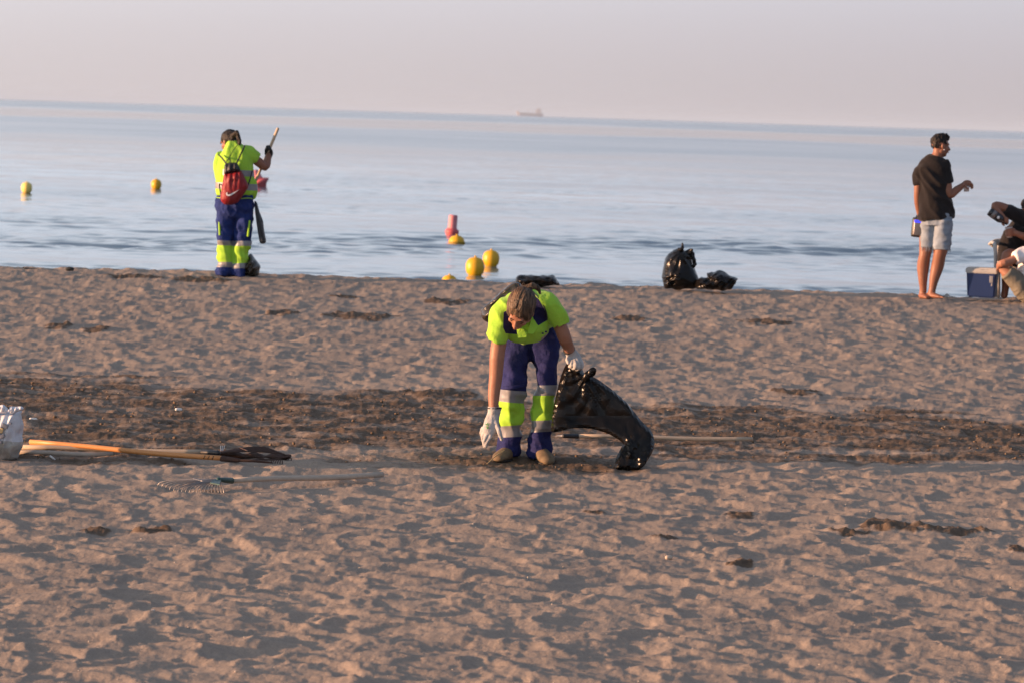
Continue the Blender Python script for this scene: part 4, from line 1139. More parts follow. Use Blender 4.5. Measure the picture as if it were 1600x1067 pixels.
# ================================================================ the man pouring a drink in a chair
Y3 = 40.15
def Q(px, py, d=0.0): return at(px, py, Y3 + d)
pm_ = thing('person', 'man in black clothes seated in a white chair pouring from a bottle', 'person', Q(1590, 465, 0))
bm = bmesh.new()
QP, qrot = head_shape(bm, Q(1610, 326, -0.02), Vector((-0.25, -0.12, 0.95)), Vector((-0.88, -0.3, -0.35)), 1.0, neck=Q(1612, 347, 0.05))
tube(bm, [Q(1612, 347, 0.05), Q(1608, 370, 0.05), Q(1600, 405, 0.05)], [(0.13, 0.09), (0.14, 0.10), (0.14, 0.12)], 18, up=(0, 1, 0), sub=2)
tube(bm, [Q(1597, 340, -0.03), Q(1580, 330, -0.08), Q(1560, 322, -0.12), Q(1554, 324, -0.14), Q(1563, 336, -0.17), Q(1570, 343, -0.18)], [0.055, 0.050, 0.045, 0.040, 0.036, 0.027], 16, sub=3)
tube(bm, [Q(1612, 350, -0.1), Q(1612, 372, -0.18), Q(1598, 369, -0.22), Q(1586, 364, -0.22)], [0.052, 0.045, 0.038, 0.028], 16, sub=3)
fingers(bm, [[Q(1568, 342 + i * 1.6, -0.19), Q(1572, 341 + i * 1.9, -0.225), Q(1575, 343 + i * 2, -0.22), Q(1573, 346 + i * 1.6, -0.18)] for i in range(4)], 0.0125)
fingers(bm, [[Q(1568, 345, -0.17), Q(1566, 350, -0.19), Q(1569, 353, -0.20)]], 0.013)
tube(bm, [Q(1570, 343, -0.18), Q(1571, 347, -0.18)], [0.028, 0.032], 12)
fingers(bm, [[Q(1585, 359 + i * 3.0, -0.21), Q(1580, 358.5 + i * 3.1, -0.255), Q(1574.5, 359.5 + i * 3.0, -0.26), Q(1571.5, 360.5 + i * 3.0, -0.23)] for i in range(4)], 0.0125)
fingers(bm, [[Q(1584, 360, -0.2), Q(1579, 355, -0.21), Q(1574, 355, -0.215)]], 0.013)
tube(bm, [Q(1588, 364, -0.21), Q(1583, 364.5, -0.205)], [(0.028, 0.026), (0.036, 0.024)], 12, up=(0, 1, 0))
tube(bm, [Q(1602, 408, 0.0), Q(1588, 402, -0.18), Q(1574, 400, -0.30), Q(1573, 422, -0.26), Q(1571, 450, -0.20), Q(1569, 462, -0.2)], [0.085, 0.075, 0.064, 0.058, 0.040, 0.038], 16, sub=3)
tube(bm, [Q(1612, 410, 0.0), Q(1605, 404, -0.25), Q(1600, 425, -0.25), Q(1600, 462, -0.2)], [0.085, 0.07, 0.055, 0.038], 14, sub=2)
link_mesh('body', fuse(bm, 0.0065, 3), M['skin_dark'], pm_)
face_details(QP, 1.0, pm_)
bm = bmesh.new(); blob(bm, QP(0, -0.010, 0.048), (0.082, 0.104, 0.078), qrot, 24); blob(bm, QP(0, -0.05, 0.0), (0.07, 0.055, 0.07), qrot, 18)
h5 = fuse(bm, 0.008, 2); displace(h5, lambda p, n: 0.008 * nz3(p, 30)); link_mesh('hair', h5, M['hair_black'], pm_)
bm = bmesh.new()
tube(bm, [Q(1612, 341, 0.04), Q(1606, 348, 0.02), Q(1590, 372, 0.03), Q(1584, 392, 0.03), Q(1583, 408, 0.02)], [(0.075, 0.07), (0.13, 0.11), (0.155, 0.12), (0.150, 0.13), (0.16, 0.13)], 26, up=(0, 1, 0), caps=False, sub=4)
tube(bm, [Q(1606, 352, -0.05), Q(1610, 380, 0.0), Q(1610, 410, 0.0)], [(0.13, 0.10), (0.15, 0.12), (0.15, 0.13)], 22, up=(0, 1, 0), caps=False, sub=3)
tube(bm, [Q(1600, 345, -0.02), Q(1586, 336, -0.06), Q(1570.5, 328.5, -0.10)], [(0.085, 0.08), (0.078, 0.07), (0.062, 0.060)], 20, caps=False, sub=3)
s5 = fuse(bm, 0.009, 3); displace(s5, lambda p, n: 0.014 * nz3(p, 8, 8) + 0.010 * max(0, creases((p.x + 0.8 * p.z, p.y, p.z * 0.4), 8, 2)))
link_mesh('t_shirt', s5, M['black_cloth'], pm_)
bm = bmesh.new()
tube(bm, [Q(1606, 405, 0.02), Q(1592, 405, -0.14), Q(1586, 405, -0.22)], [(0.11, 0.10), (0.095, 0.09), (0.085, 0.085)], 22, up=(0, 0, 1), caps=False, sub=3)
tube(bm, [Q(1618, 408, 0.02), Q(1610, 405, -0.16), Q(1606, 405, -0.24)], [(0.11, 0.10), (0.095, 0.09), (0.085, 0.085)], 22, up=(0, 0, 1), caps=False, sub=3)
s6 = fuse(bm, 0.010, 3); displace(s6, lambda p, n: 0.010 * nz3(p, 9, 8)); link_mesh('shorts', s6, M['black_cloth'], pm_)

# bottle, cup
bo = thing('bottle', 'dark glass bottle tipped over a cup by the seated man', 'bottle', Q(1556, 338, -0.2))
ba, bb = Q(1545.5, 330.5, -0.20), Q(1574, 350.5, -0.20); dv = bb - ba
bm = bmesh.new(); tube(bm, [ba, ba + dv * 0.06, ba + dv * 0.60, ba + dv * 0.74, ba + dv * 0.86, bb], [0.040, 0.045, 0.045, 0.030, 0.015, 0.015], 22, caps=False); bm_obj('glass_body', bm, M['glass'], bo)
bm = bmesh.new(); tube(bm, [ba + dv * 0.16, ba + dv * 0.34], 0.0462, 22, caps=False); bm_obj('label', bm, M['speaker'], bo)
bm = bmesh.new(); blob(bm, ba + dv * 0.48 + Vector((0.0, -0.043, 0)), (0.016, 0.006, 0.016), None, 12); bm_obj('emblem', bm, M['white'], bo)
c2 = thing('cup', 'clear cup held under the tipped bottle by the seated man', 'cup', Q(1576, 372, -0.2))
bm = bmesh.new(); tube(bm, [Q(1577, 372, -0.215), Q(1576, 355, -0.215)], [0.030, 0.042], 20, caps=False); bm_obj('cup_body', bm, M['cup'], c2)

# white plastic chair
ch = thing('plastic_chair', 'white plastic armchair under the man pouring a drink', 'chair', Q(1590, 463, 0.05))
bm = bmesh.new(); tube(bm, [Q(1547, 382, 0.16), Q(1551, 379, 0.05), Q(1554.5, 382.5, -0.12), Q(1555, 390, -0.17), Q(1555.5, 402, -0.18), Q(1556, 462, -0.2)], [(0.022, 0.016)] * 6, 14, up=(0, 0, 1), sub=4); bm_obj('armrest', bm, M['cream'], ch)
bm = bmesh.new(); tube(bm, [Q(1549, 383, 0.22), Q(1556, 379, 0.26), Q(1568, 378, 0.28), Q(1600, 377, 0.3), Q(1630, 378, 0.28)], [(0.035, 0.015)] * 5, 14, up=(0, 1, 0), sub=3)
for i in range(6): tube(bm, [Q(1562 + i * 12, 380, 0.28), Q(1562 + i * 12, 425, 0.2)], [(0.025, 0.008)] * 2, 10, up=(0, 1, 0))
bm_obj('backrest', bm, M['cream'], ch)
bm = bmesh.new(); box(bm, Q(1592, 424, -0.02), (0.50, 0.46, 0.03), None, 0.012); bm_obj('seat', bm, M['cream'], ch)
for (px, d) in ((1628, -0.2), (1560, 0.22), (1628, 0.22)):
    bm = bmesh.new(); tube(bm, [Q(px, 424, d), Q(px, 463, d)], 0.022, 12); bm_obj('leg', bm, M['cream'], ch)
bm = bmesh.new(); tube(bm, [Q(1630, 424, -0.2), Q(1630, 386, -0.18), Q(1630, 380, -0.1), Q(1632, 380, 0.2)], [(0.022, 0.016)] * 4, 12, up=(0, 0, 1), sub=3); bm_obj('armrest', bm, M['cream'], ch)

# ================================================================ the man in white sitting on the sand
Y4 = 39.75
def T(px, py, d=0.0): return at(px, py, Y4 + d)
wm = thing('person', 'man in white T-shirt and grey trousers sitting on the sand, arm on knee', 'person', T(1600, 470, 0))
bm = bmesh.new()
TP, trot = head_shape(bm, T(1622, 366, 0.0), Vector((-0.05, 0.0, 1)), Vector((-0.9, 0.3, -0.1)), 1.0, neck=T(1622, 388, 0.0))
tube(bm, [T(1622, 388, 0), T(1622, 410), T(1618, 455)], [(0.13, 0.09), (0.14, 0.1), (0.14, 0.11)], 18, up=(0, 1, 0), sub=2)
tube(bm, [T(1602, 396, -0.08), T(1592, 402, -0.12), T(1577, 409, -0.16), T(1566, 412, -0.18), T(1561, 415, -0.10)], [0.052, 0.046, 0.042, 0.038, 0.030], 16, sub=3)
fingers(bm, [[T(1561, 411 + i * 2.2, -0.12), T(1558.5, 413 + i * 2.2, -0.10), T(1558.5, 416 + i * 2.2, -0.06), T(1561, 418 + i * 2, -0.04)] for i in range(4)], 0.012)
tube(bm, [T(1606, 459, 0.0), T(1585, 440, -0.05), T(1569, 421, -0.10), T(1578, 436, 0.08), T(1590, 452, 0.14), T(1600, 460, 0.16)], [0.08, 0.066, 0.056, 0.048, 0.038, 0.035], 16, sub=3)
tube(bm, [T(1622, 459, 0.1), T(1602, 430, 0.1), T(1606, 462, 0.1)], [0.08, 0.06, 0.038], 14, sub=2)
link_mesh('body', fuse(bm, 0.0065, 3), M['skin'], wm)
face_details(TP, 1.0, wm)
bm = bmesh.new(); blob(bm, TP(0, -0.015, 0.045), (0.082, 0.1, 0.078), trot, 24); blob(bm, TP(0, -0.05, 0.0), (0.07, 0.055, 0.07), trot, 18); link_mesh('hair', fuse(bm, 0.008, 2), M['hair_dark'], wm)
bm = bmesh.new()
tube(bm, [T(1622, 383, 0), T(1620, 392, 0), T(1616, 415), T(1616, 440), T(1618, 458)], [(0.07, 0.065), (0.13, 0.10), (0.155, 0.125), (0.155, 0.13), (0.16, 0.14)], 26, up=(0, 1, 0), caps=False, sub=4)
tube(bm, [T(1608, 396, -0.05), T(1597, 399, -0.10), T(1586, 403.5, -0.13)], [(0.085, 0.08), (0.078, 0.07), (0.066, 0.064)], 20, caps=False, sub=3)
s7 = fuse(bm, 0.009, 3); displace(s7, lambda p, n: 0.012 * nz3(p, 9, 8) + 0.01 * max(0, creases(p, 8, 2))); link_mesh('t_shirt', s7, M['white_cloth'], wm)
bm = bmesh.new()
tube(bm, [T(1612, 458, 0.0), T(1600, 452, -0.03), T(1585, 436, -0.06), T(1572.5, 425, -0.09)], [(0.13, 0.13), (0.11, 0.12), (0.088, 0.095), (0.074, 0.080)], 24, up=(0, 1, 0), caps=False, sub=4)
tube(bm, [T(1624, 458, 0.1), T(1612, 445, 0.1), T(1604, 430, 0.1)], [(0.12, 0.12), (0.10, 0.10), (0.075, 0.08)], 24, up=(0, 1, 0), caps=False, sub=3)
blob(bm, T(1612, 458, 0.02), (0.18, 0.16, 0.10))
s8 = fuse(bm, 0.009, 3); displace(s8, lambda p, n: 0.006 * nz3(p, 10, 8) + 0.009 * max(0, creases((0.3 * (p.x + p.z), p.y * 0.3, p.z - p.x), 12, 2))); link_mesh('trousers', s8, M['khaki'], wm)

# ================================================================ things lying on the beach
def onground(px, py, h=0.0):
    Y = 30.0
    for _ in range(30):
        p = at(px, py, Y); z = float(beach_profile(np.array(Y))) + h
        # the ray drops as it goes out: move along until it meets the height z
        Y = Y * (CAM.z - z) / max(CAM.z - p.z, 1e-6)
        Y = min(max(Y, 12.0), 41.0)
    return at(px, py, Y)

def film(name, outline, Y, thick, material, label, cat, parent=None, **kw):
    bm = inflate(outline, Y, thick, **kw)
    me = bpy.data.meshes.new(name); bm.to_mesh(me); bm.free()
    return me

# two full bags at the water's edge and one behind the bending worker
tb = thing('bin_bag', 'upright full black bin bag with tied ears at the top of the beach', 'bin bag', at(1060, 452, 39.8))
oA = [(1032, 433), (1034, 421), (1037, 406), (1041, 398), (1050, 391), (1058, 388), (1066, 389), (1074, 392), (1080, 394), (1083, 405), (1083, 415), (1086, 424), (1090, 434), (1092, 442), (1089, 453), (1060, 454), (1036, 452)]
def nA(x, y):
    a = math.atan2(y - 392, x - 1063)
    r = math.hypot(x - 1063, y - 392)
    low = math.exp(-(((x - 1044) / 16) ** 2 + ((y - 440) / 14) ** 2))
    return 0.10 * math.sin(a * 13 + 2 * mnoise.noise(Vector((x * .04, y * .04, 0)))) * math.exp(-r / 45) + 0.35 * low * creases((x * 0.03 + y * 0.05, y * 0.05 - x * .02, 0), 2.4, 2) + 0.10 * creases((x * .02, y * .02, 0), 2, 7)
bm = inflate(oA, 39.8, 0.20, rim=0.20, step=0.0125, noise_fn=nA, dfun=lambda x, y: 0.06 * (1 - (y - 388) / 60.0))
me = bpy.data.meshes.new('m'); bm.to_mesh(me); bm.free()
displace(me, lambda p, n: 0.022 * crumple((p.x + 0.3 * p.z, p.y, 0.5 * p.z), 6, 2) - 0.014)
link_mesh('bag_film', me, M['bag'], tb)
for pts, r in (([(1063, 392, 0.02), (1066, 388, 0.0), (1066.8, 381, 0.0)], [0.035, 0.022, 0.009]),
               ([(1074, 396, 0.02), (1080, 393, 0.0), (1081.5, 391, -0.02)], [0.03, 0.028, 0.012]),
               ([(1081, 396, 0.02), (1084, 406, 0.0), (1086, 414, 0.0), (1083, 418, 0.0)], [0.026, 0.020, 0.018, 0.012])):
    bm = bmesh.new(); tube(bm, [at(a, b, 39.8 + c) for a, b, c in pts], r, 14, sub=3)
    me = fuse(bm, 0.007, 1); displace(me, lambda p, n: 0.010 * creases(p, 18, 2) - 0.005)
    link_mesh('tied_ear', me, M['bag'], tb)
def tag_mesh(name, outline, Y, thick, material, label, cat, disp=None, **kw):
    me = film(name, outline, Y, thick, material, label, cat, **kw)
    if disp: displace(me, disp)
    return tag(link_mesh(name, me, material), label, cat)
oB = [(1084, 445), (1088, 436), (1096, 432), (1104, 433.5), (1103, 428), (1104.5, 425.5), (1112, 424), (1122, 423), (1132, 426), (1145, 431), (1153, 434), (1156, 437), (1150, 443), (1145, 448), (1141, 454), (1130, 456), (1105, 454), (1086, 453)]
tag_mesh('bin_bag', oB, 39.65, 0.16, M['bag'], 'crumpled black bin bag lying right beside the upright one', 'bin bag', rim=0.15, step=0.012,
         noise_fn=lambda x, y: 0.45 * creases((x * .035 + y * .02, y * .06, 0), 2.0, 4) + 0.12 * math.sin(x * 0.5 + y * .7), disp=lambda p, n: 0.026 * crumple(p, 8, 3) - 0.014)
oC = [(804, 441), (806, 434), (812, 430), (822, 431), (836, 430), (850, 431), (866, 430.5), (870, 438), (875, 446), (850, 448), (806, 448)]
tag_mesh('bin_bag', oC, 39.7, 0.15, M['bag'], 'flat black bin bag on the beach edge behind the head of the bending worker', 'bin bag', rim=0.10, step=0.0115,
         noise_fn=lambda x, y: 0.35 * creases((x * .04, y * .08, 0), 2.0, 14), disp=lambda p, n: 0.014 * creases((p.x + .5 * p.z, p.y, p.z), 8, 5) - 0.008)

# white bag full of litter at the left edge
wb = thing('litter_bag', 'white bag stuffed with litter at the left edge beside the rakes', 'bag', onground(5, 720))
oW = [(-32, 716), (-36, 690), (-34, 655), (-28, 640), (-12, 637), (2, 639), (12, 640), (24, 638), (36, 640), (35, 652), (37, 664), (35.5, 678), (36.5, 692), (33, 704), (31, 716), (18, 721), (0, 724), (-18, 722)]
YW = wb.location.y + 0.12
bm = inflate(oW, YW, 0.17, rim=0.12, step=0.010, noise_fn=lambda x, y: 0.16 * creases((x * .03, y * .015, 0), 2.2, 4) + 0.08 * math.sin(x * .5 + y * .12))
me = bpy.data.meshes.new('m'); bm.to_mesh(me); bm.free()
displace(me, lambda p, n: 0.016 * crumple((p.x, p.y, p.z), 9, 3) + 0.006 * nz3(p, 12) - 0.010)
ob_ = split_by_planes(me, [(at(10, 684, YW), Vector((0.15, 0, 1)).normalized())], lambda c: 'a' if (c - at(10, 684, YW)).dot(Vector((0.15, 0, 1)).normalized()) > 0 else 'b', wb,
                {'a': ('bag_film', M['white_bag']), 'b': ('sandy_lower_film', M['white_bag_low'])})
for pts in ([(-6, 645), (-3, 634), (4, 631), (8, 633), (14, 639), (10, 646)], [(14, 646), (15, 634), (24, 635), (34, 634), (38.5, 637), (36, 641), (26, 643), (20, 648)], [(-28, 644), (-20, 634), (-12, 635), (-6, 640), (-12, 648)]):
    bm = inflate(pts, YW - 0.10, 0.03, rim=0.04, step=0.008, noise_fn=lambda x, y: 0.5 * math.sin(x * .9 + y * .4))
    me = bpy.data.meshes.new('m'); bm.to_mesh(me); bm.free()
    link_mesh('bag_flap', me, M['white_bag'], wb)
for (px, py, w, h, a) in ((8, 665, 0.036, 0.022, 20), (4, 681, 0.028, 0.020, -30), (1, 690, 0.018, 0.016, 10), (17, 661, 0.012, 0.010, 50), (2, 672, 0.02, 0.03, 10)):
    bm = bmesh.new(); box(bm, at(px, py, YW - 0.182), (w, 0.02, h), Matrix.Rotation(R(a), 4, 'Y').to_quaternion(), 0.003)
    bm_obj('litter_piece', bm, M['print_grey'] if w != 0.02 else M['straw'], wb)

# rakes
def rake_handle(A, B, r, material, parent, twist=0.004):
    bm = bmesh.new(); A, B = Vector(A), Vector(B)
    pts = [A + (B - A) * t + Vector((0, 0, twist * math.sin(t * 7))) for t in (0, .15, .3, .45, .6, .75, .9, 1)]
    tube(bm, pts, [r * (1 - 0.06 * math.sin(i)) for i in range(8)], 14, caps=False); return bm_obj('handle', bm, material, parent)
def socket(A, B, r0_, r1_, material, parent):
    bm = bmesh.new(); tube(bm, [A, B], [r0_, r1_], 14); return bm_obj('socket', bm, material, parent)
def fan(hub, ends, r, material, parent, drop=0.03, arch=0.04):
    hub = Vector(hub)
    for e in ends:
        e = Vector(e); bm = bmesh.new()
        d = (e - hub)
        tube(bm, [hub, hub + d * 0.35 + Vector((0, 0, arch * 0.7)), hub + d * 0.75 + Vector((0, 0, arch)), e + Vector((0, 0, drop)), e + d.normalized() * 0.012 + Vector((0, 0, -0.008))],
             [r, r, r, r, r * 0.8], 6, sub=2)
        bm_obj('tine', bm, material, parent)
    bm = bmesh.new(); dm = [hub + (Vector(e) - hub) * 0.42 + Vector((0, 0, arch * 0.85)) for e in ends]
    tube(bm, dm, r * 1.5, 6); bm_obj('cross_bar', bm, material, parent)

# fan rake with green socket in front
rk = thing('rake', 'fan rake with pale handle and dark green socket, nearest of the rakes on the sand', 'rake', onground(345, 752))
hA, hB = onground(359, 750.5, 0.035), onground(598, 741.5, 0.03)
rake_handle(hA, hB, 0.0155, M['wood_grey'], rk)
hub = onground(341, 748.5, 0.055)
socket(hA + (hB - hA).normalized() * 0.012, hub, 0.0175, 0.012, M['green_metal'], rk)
bm = bmesh.new(); 
hp = [hub + Vector((0.015, 0, 0)), onground(334, 748, 0.06), onground(328, 753, 0.055), onground(343, 756, 0.055)]
vsb = [bm.verts.new(p) for p in hp]; bm.faces.new(vsb); r_ = bmesh.ops.extrude_face_region(bm, geom=bm.faces[:]); bmesh.ops.translate(bm, vec=(0, 0, -0.006), verts=[g for g in r_['geom'] if isinstance(g, bmesh.types.BMVert)])
bm_obj('head_plate', bm, M['green_metal'], rk, smooth=False)
ends = []
for i in range(19):
    t = i / 18.0
    px = 349 - 99 * t ** 1.15; py = 766.5 - 2.0 * t - 8.0 * max(0, t - 0.72) / 0.28
    ends.append(onground(px, py, 0.004))
fan(hub, ends, 0.0028, M['steel'], rk, drop=0.012, arch=0.018)

# bundle of three at the left
rk2 = thing('rake', 'rake with orange varnished handle lying across the pale ones', 'rake', onground(200, 705))
a_, b_ = onground(47, 690, 0.05), onground(347, 716, 0.035)
rake_handle(a_, b_, 0.0150, M['wood_orange'], rk2)
for i in range(3):
    p = a_ + (b_ - a_) * (0.91 + i * 0.022); bm = bmesh.new(); box(bm, p + Vector((0, -0.0155, 0.002)), (0.004, 0.004, 0.022), Matrix.Rotation(R(25), 4, 'Y').to_quaternion()); bm_obj('scratch', bm, M['dark_plastic'], rk2)
h2 = onground(372, 718.5, 0.03); socket(b_, h2, 0.0175, 0.013, M['rust'], rk2)
bm = bmesh.new(); tube(bm, [h2, onground(395, 719.5, .03), onground(424, 722, .02)], [0.010, 0.008, 0.006], 8); bm_obj('stem', bm, M['rust'], rk2)
fan(onground(392, 718, .035), [onground(424 + i * 2.6, 724 - i * 0.3, 0.0) for i in range(7)], 0.003, M['rust'], rk2, drop=0.02, arch=0.015)
rk3 = thing('rake', 'rake with pale straight handle running under the orange one from the white bag', 'rake', onground(180, 702))
a_, b_ = onground(33, 698, 0.03), onground(316, 706, 0.03)
rake_handle(a_, b_, 0.0140, M['wood'], rk3)
h3_ = onground(341, 707, 0.04); socket(b_, h3_, 0.0165, 0.015, M['dark_plastic'], rk3)
fan(h3_, [onground(420 + i * 4.0, 704.5 + i * 1.6, 0.0) for i in range(9)], 0.003, M['rust'], rk3, drop=0.02, arch=0.03)
fan(onground(345, 708, .03), [onground(345 + i * 3, 699 - i * 0.2, 0.02) for i in range(3)], 0.003, M['steel'], rk3, drop=0.01, arch=0.0)
rk4 = thing('rake', 'grey weathered wooden handle half buried in front of the orange one', 'handle', onground(90, 709))
rake_handle(onground(30, 706.5, 0.018), onground(176, 709.5, 0.004), 0.0135, M['wood_grey'], rk4)
rk4['category'] = 'rake'
# dark brown folded sheet on the heads
oD = [(333, 707), (345, 703), (356, 701), (370, 704), (395, 707), (415, 709), (427, 706), (433, 709), (448, 708), (457, 709), (456, 716), (444, 718), (425, 718), (400, 717), (372, 716), (350, 713)]
YD = onground(400, 716).y + 0.02
me = film('m', oD, YD, 0.04, None, '', '', rim=0.04, step=0.009, noise_fn=lambda x, y: 0.5 * creases((x * .03, y * .08, 0), 2.0, 14))
displace(me, lambda p, n: 0.010 * nz3(p, 18) + 0.006 * creases(p, 14, 2) - 0.004)
tag(link_mesh('folded_sheet', me, M['rust']), 'dark brown crumpled sheet lying over the heads of the left rakes', 'sheet')

# rake beyond the held bag
rk5 = thing('rake', 'pale rake handle lying on the sand behind the big black bag', 'rake', onground(1000, 684))
a_, b_ = onground(900, 681, 0.03), onground(1176, 686, 0.03)
rake_handle(a_, b_, 0.0135, M['wood'], rk5)
s5a = onground(881, 680.5, 0.035); socket(a_ + (b_ - a_).normalized() * 0.01, s5a, 0.0155, 0.013, M['dark_plastic'], rk5)
bm = bmesh.new(); tube(bm, [s5a, onground(872, 680.5, 0.03), onground(868, 682.5, 0.01)], [0.008, 0.006, 0.004], 8); bm_obj('stem', bm, M['steel'], rk5)

# cooler
YC = 39.72
cl = thing('cooler', 'blue cooler box with cream lid beside the white chair', 'cooler', at(1537, 466, YC))
c0 = at(1537, 466, YC); top = at(1536, 426, YC); hgt = top.z - c0.z
bm = bmesh.new()
rz = R(-14)
def corner(w, d, z, cx=0.0):
    return [c0 + Vector((cx + x * math.cos(rz) - y * math.sin(rz), 0.16 + x * math.sin(rz) + y * math.cos(rz), z)) for x, y in ((-w, -d), (w, -d), (w, d), (-w, d))]
b_v = [bm.verts.new(p) for p in corner(0.140, 0.105, 0.0)]; t_v = [bm.verts.new(p) for p in corner(0.155, 0.120, hgt)]
bm.faces.new(b_v); bm.faces.new(t_v)
for i in range(4): bm.faces.new((b_v[i], b_v[(i + 1) % 4], t_v[(i + 1) % 4], t_v[i]))
bmesh.ops.bevel(bm, geom=bm.edges[:], offset=0.014, segments=3, affect='EDGES')
bm_obj('tub', bm, M['cooler'], cl, smooth=False)
bm = bmesh.new()
b_v = [bm.verts.new(p) for p in corner(0.168, 0.132, hgt - 0.014)]; t_v = [bm.verts.new(p) for p in corner(0.160, 0.125, hgt + 0.046)]
bm.faces.new(b_v); bm.faces.new(t_v)
for i in range(4): bm.faces.new((b_v[i], b_v[(i + 1) % 4], t_v[(i + 1) % 4], t_v[i]))
bmesh.ops.bevel(bm, geom=bm.edges[:], offset=0.010, segments=3, affect='EDGES')
lid = bm_obj('lid', bm, M['cream'], cl, smooth=False)
fx = Vector((math.cos(rz), math.sin(rz), 0)); fy = Vector((-math.sin(rz), math.cos(rz), 0))
bm = bmesh.new(); box(bm, c0 + Vector((0, 0.16, 0)) + fx * 0.105 - fy * 0.118 + Vector((0, 0, hgt * 0.73)), (0.036, 0.008, 0.07), Matrix.Rotation(rz, 4, 'Z').to_quaternion(), 0.002)
bm_obj('sticker', bm, M['silver'], cl)
bm = bmesh.new(); box(bm, c0 + Vector((0, 0.16, 0)) + fx * 0.112 - fy * 0.1145 + Vector((0, 0, hgt * 0.52)), (0.016, 0.008, 0.030), Matrix.Rotation(rz, 4, 'Z').to_quaternion(), 0.002)
bm_obj('sticker', bm, M['silver'], cl)
for i in range(9):
    bm = bmesh.new(); p = c0 + Vector((0, 0.16, 0)) + fx * random.uniform(-0.1, 0.1) - fy * 0.129 + Vector((0, 0, hgt + random.uniform(0.0, 0.04)))
    blob(bm, p, (0.004, 0.003, 0.003), None, 6); bm_obj('sand_speck', bm, M['rust'], lid)

# ================================================================ buoys
GB = 'buoys marking the swimming area'
def buoy(px, py, Yb, r, material, label, up_=0.55, squash=1.08):
    """ball buoy with a moulded seam and a stained waterline ring; py is the photo row of its waterline"""
    p = at(px, py, Yb); p.z = WATER_Z + 0.02
    t = thing('buoy', label, 'buoy', p, GB)
    bm = bmesh.new(); c = p + Vector((0, 0, r * up_))
    prof = [(-0.95, 0.25), (-0.80, 0.62), (-0.5, 0.90), (-0.1, 1.0), (0.35, 0.985), (0.68, 0.86), (0.9, 0.60), (1.0, 0.30), (1.03, 0.02)]
    rings = []
    for z, q in prof: rings.append([bm.verts.new(c + Vector((math.cos(a) * q * r, math.sin(a) * q * r, z * r * squash))) for a in [2 * math.pi * j / 28 for j in range(28)]])
    for i in range(len(rings) - 1):
        for j in range(28): bm.faces.new((rings[i][j], rings[i][(j + 1) % 28], rings[i + 1][(j + 1) % 28], rings[i + 1][j]))
    bm.faces.new(rings[-1]); bm.faces.new(list(reversed(rings[0])))
    o = bm_obj('ball', bm, material, t)
    bm = bmesh.new(); zz = -up_ * r * 0.0
    N = 28; q = math.sqrt(max(0.0, 1 - (up_ / squash) ** 2)) * r * 1.02
    bm2 = bmesh.new(); rr_ = []
    for zt in (-0.03, 0.04): rr_.append([bm2.verts.new(p + Vector((math.cos(a) * (q + 0.004), math.sin(a) * (q + 0.004), zt * 1.0))) for a in [2 * math.pi * j / N for j in range(N)]])
    for j in range(N): bm2.faces.new((rr_[0][j], rr_[0][(j + 1) % N], rr_[1][(j + 1) % N], rr_[1][j]))
    bm.free(); bm_obj('waterline_ring', bm2, M['weed'], t)
    bm = bmesh.new(); tube(bm, [c + Vector((0, 0, r * squash * 0.98)), c + Vector((0, 0, r * squash * 1.08))], r * 0.13, 12); bm_obj('top_lug', bm, material, t)
    return t
def Yw(px, py):
    dep = py - (153.0 + 51.0 * px / 1600.0); return (CAM_Z - WATER_Z) * F_PX / dep
for (px, py, rpx, mt, lab, up_) in (
        (742, 430.5, 14.8, 'yellow', 'yellow ball buoy nearest the shore, left of the pair behind the bending worker', 0.80),
        (767, 416.0, 13.0, 'yellow', 'yellow ball buoy, upper right of the pair behind the bending worker', 0.80),
        (713.5, 380.5, 12.5, 'yellow', 'half-sunk yellow buoy floating beside the foot of the pink pillar buoy', -0.10),
        (702, 443.0, 12.0, 'yellow', 'yellow buoy almost hidden behind the edge of the sand', -0.05),
        (41.5, 301.0, 8.6, 'pale_yellow', 'pale yellow buoy at the far left of the sea', 0.82),
        (244, 295.5, 8.2, 'yellow', 'yellow buoy floating between the far left one and the standing worker', 0.82)):
    Yb = Yw(px, py); buoy(px, py, Yb, rpx * Yb / F_PX, M[mt], lab, up_)

def lathe(bm, c, prof, seg=28, tilt=None):
    rings = []
    for z, q in prof:
        ring_ = []
        for j in range(seg):
            a = 2 * math.pi * j / seg; v = Vector((math.cos(a) * q, math.sin(a) * q, z))
            if tilt: v = tilt @ v
            ring_.append(bm.verts.new(Vector(c) + v))
        rings.append(ring_)
    for i in range(len(rings) - 1):
        for j in range(seg): bm.faces.new((rings[i][j], rings[i][(j + 1) % seg], rings[i + 1][(j + 1) % seg], rings[i + 1][j]))
    bm.faces.new(list(reversed(rings[0]))); bm.faces.new(rings[-1])
Yp = Yw(705, 371); k_ = Yp / F_PX
pb = thing('buoy', 'pink pillar buoy with a wide collar floating near the shore', 'buoy', at(705, 371, Yp), GB)
p0 = at(705.5, 371, Yp); p0.z = WATER_Z
tl_ = Matrix.Rotation(R(3), 3, 'Y')
bm = bmesh.new(); lathe(bm, p0, [(14 * k_, 7.2 * k_), (16 * k_, 7.0 * k_), (34 * k_, 6.8 * k_), (36 * k_, 6.4 * k_), (36.5 * k_, 5.0 * k_)], 28, tl_); bm_obj('pillar', bm, M['buoy_pink'], pb)
bm = bmesh.new(); lathe(bm, p0, [(-8 * k_, 6 * k_), (0, 8 * k_), (4 * k_, 8.6 * k_), (9 * k_, 10.8 * k_), (12 * k_, 10.8 * k_), (15 * k_, 8.0 * k_), (15.5 * k_, 6.0 * k_)], 28, tl_); bm_obj('collar', bm, M['buoy_red'], pb)
